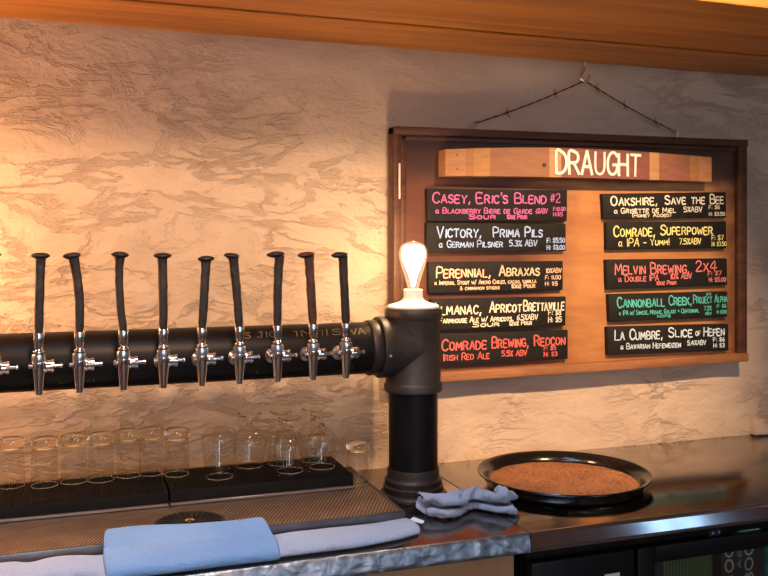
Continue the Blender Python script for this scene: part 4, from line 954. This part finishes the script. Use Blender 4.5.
524,-389,313,576,-433,322,639,-454,346,701,-468,374,760,-451,401,820,-427,427,854,-362,432,847,-303,395,-1064,-36,345,-1016,-73,372,-966,-111,400,-915,-150,429,-846,-141,413,-799,-194,418,-735,-215,406,-678,-257,407,
-615,-286,402,-547,-296,395,-478,-306,387,-409,-304,378,-344,-284,367,-283,-251,352,-226,-216,337,-193,-162,309,-135,-190,336,-70,-170,317,-28,-116,338,14,-65,356,39,-11,391,72,-6,333,121,-47,349,180,-87,350,
227,-44,318,267,-90,348,326,-134,332,281,-184,355,323,-235,353,383,-267,355,390,-333,335,431,-388,336,486,-427,355,545,-453,380,607,-473,406,670,-478,436,730,-454,461,755,-401,430,796,-357,470,781,-307,419,
-1054,22,384,-1003,-15,410,-953,-52,437,-903,-90,465,-842,-123,482,-782,-160,479,-722,-191,470,-658,-218,461,-593,-234,444,-535,-228,405,-466,-238,404,-398,-251,423,-372,-222,365,-318,-192,340,-260,-167,370,-198,-130,370,
-148,-126,319,-102,-129,371,-45,-123,410,23,-103,418,78,-71,390,103,-4,392,153,16,353,209,-17,343,258,-37,387,308,-29,336,305,-81,382,310,-146,410,319,-213,420,341,-276,412,366,-340,399,394,-402,394,
453,-434,416,513,-458,442,575,-475,469,638,-473,501,668,-426,452,714,-393,484,731,-343,441,749,-357,374,-1036,88,400,-983,51,422,-930,14,443,-885,-36,426,-827,-60,453,-767,-92,468,-707,-124,480,-643,-151,478,
-576,-173,474,-511,-191,461,-453,-173,429,-387,-190,450,-331,-184,410,-340,-131,365,-280,-107,334,-216,-81,311,-170,-94,379,-110,-75,413,-54,-62,443,12,-44,456,82,-38,454,148,-23,445,165,42,411,209,47,364,
251,24,414,302,-26,405,365,-54,397,360,-110,441,374,-171,412,392,-234,431,414,-298,434,445,-354,403,447,-386,468,501,-421,498,566,-408,480,611,-420,535,677,-408,525,644,-378,467,661,-336,411,732,-305,413,
-1015,153,384,-961,113,403,-908,70,414,-856,25,420,-821,-28,394,-760,-58,409,-699,-68,439,-641,-102,426,-573,-119,429,-504,-126,440,-445,-120,471,-404,-131,416,-339,-129,448,-282,-143,411,-232,-101,392,-190,-43,364,
-115,-47,370,-114,-7,437,-47,8,441,14,15,420,71,32,454,138,43,466,208,49,465,223,92,407,268,66,362,321,38,403,374,3,426,404,-60,426,427,-125,424,446,-190,414,418,-249,385,465,-286,418,
494,-349,424,481,-350,493,539,-360,526,601,-358,498,649,-353,557,685,-334,508,709,-297,459,664,-265,408,-997,219,374,-944,172,372,-893,125,376,-843,78,382,-794,33,401,-754,-9,363,-698,-11,402,-637,-34,420,
-572,-47,435,-503,-57,448,-436,-53,452,-374,-76,453,-354,-94,384,-293,-75,417,-232,-44,434,-169,-14,433,-159,14,363,-83,1,367,-27,41,382,9,82,418,73,96,433,138,103,431,197,119,464,266,109,460,
310,94,410,332,81,347,363,17,356,420,-18,371,416,-88,365,429,-154,354,474,-204,375,495,-265,359,529,-287,413,490,-281,472,553,-295,493,582,-304,550,619,-311,496,674,-257,489,733,-218,467,737,-293,458,
-980,283,392,-927,236,388,-876,191,373,-828,145,388,-777,101,399,-730,55,380,-684,21,341,-626,-12,354,-564,-34,366,-497,-52,376,-429,-67,380,-389,-20,415,-327,-43,432,-286,-12,380,-215,-3,372,-200,50,424,
-130,36,429,-75,70,389,-41,113,348,33,104,351,72,149,388,135,167,401,203,166,411,266,176,440,330,160,427,368,112,403,387,83,340,409,23,313,439,-38,320,469,-97,347,484,-157,321,527,-207,336,
552,-222,399,508,-216,452,552,-222,503,606,-238,541,653,-246,491,639,-220,424,706,-246,398,778,-242,426,-964,351,393,-914,304,374,-863,260,387,-812,215,389,-760,170,389,-715,124,365,-661,83,371,-607,57,340,
-546,26,332,-480,4,334,-413,-13,335,-347,-18,351,-317,21,403,-252,38,423,-227,64,357,-156,66,366,-114,104,419,-41,126,427,16,147,387,15,173,319,80,190,323,145,207,339,210,218,359,267,234,393,
311,192,363,369,163,352,433,134,364,444,86,314,472,24,334,490,-42,313,521,-98,329,558,-150,313,526,-164,375,529,-151,442,587,-174,466,625,-170,526,683,-182,491,682,-166,415,734,-189,370,754,-175,443,
-955,413,358,-898,374,367,-847,327,365,-801,277,355,-747,238,370,-696,193,371,-641,152,371,-583,117,370,-527,95,337,-462,73,333,-400,57,357,-340,48,323,-281,60,350,-267,105,406,-197,99,415,-154,136,365,
-84,139,360,-50,192,402,22,218,392,8,244,324,72,264,322,137,281,329,188,289,373,245,277,334,310,254,321,371,227,316,429,192,316,485,144,314,513,80,324,520,10,349,553,-40,316,569,-95,352,
591,-161,357,564,-114,402,587,-106,463,642,-148,460,697,-113,486,745,-143,444,788,-137,378,790,-212,393,-947,464,309,-887,431,326,-839,382,321,-784,340,327,-734,294,330,-681,249,332,-625,210,336,-565,181,349,
-510,150,376,-448,140,348,-400,107,310,-342,115,342,-276,124,325,-221,141,362,-190,169,425,-117,174,417,-106,203,348,-36,203,329,-52,237,393,14,268,393,61,313,373,122,342,360,187,353,340,256,348,343,
318,319,352,377,284,358,430,241,365,480,190,370,525,131,370,559,66,365,590,3,355,624,-55,349,628,-118,319,621,-143,385,606,-77,406,659,-122,398,700,-74,429,764,-80,440,797,-143,450,804,-145,372]
cc = PZ(468, 507, TOP+.012)
tC = thing('bar_towel', 'crumpled greyish blue towel heaped in front of the iron column', 'towel', (cc.x, cc.y, TOP), math.radians(3), 'blue bar towels')
NU, NV = 40, 34
bm = B(); vs = []
for i in range(NU*NV):
    x, y, z = CLOTH[i*3:i*3+3]; vs.append(bm.verts.new((x*.98e-4, y*1.3e-4, max(0, z*1.2e-4-.0044))))
for j in range(NV-1):
    for i in range(NU-1):
        q = j*NU+i; bm.faces.new((vs[q], vs[q+1], vs[q+NU+1], vs[q+NU]))
cloth('cloth', bm, 'towel_pale', tC, 1, .0034)
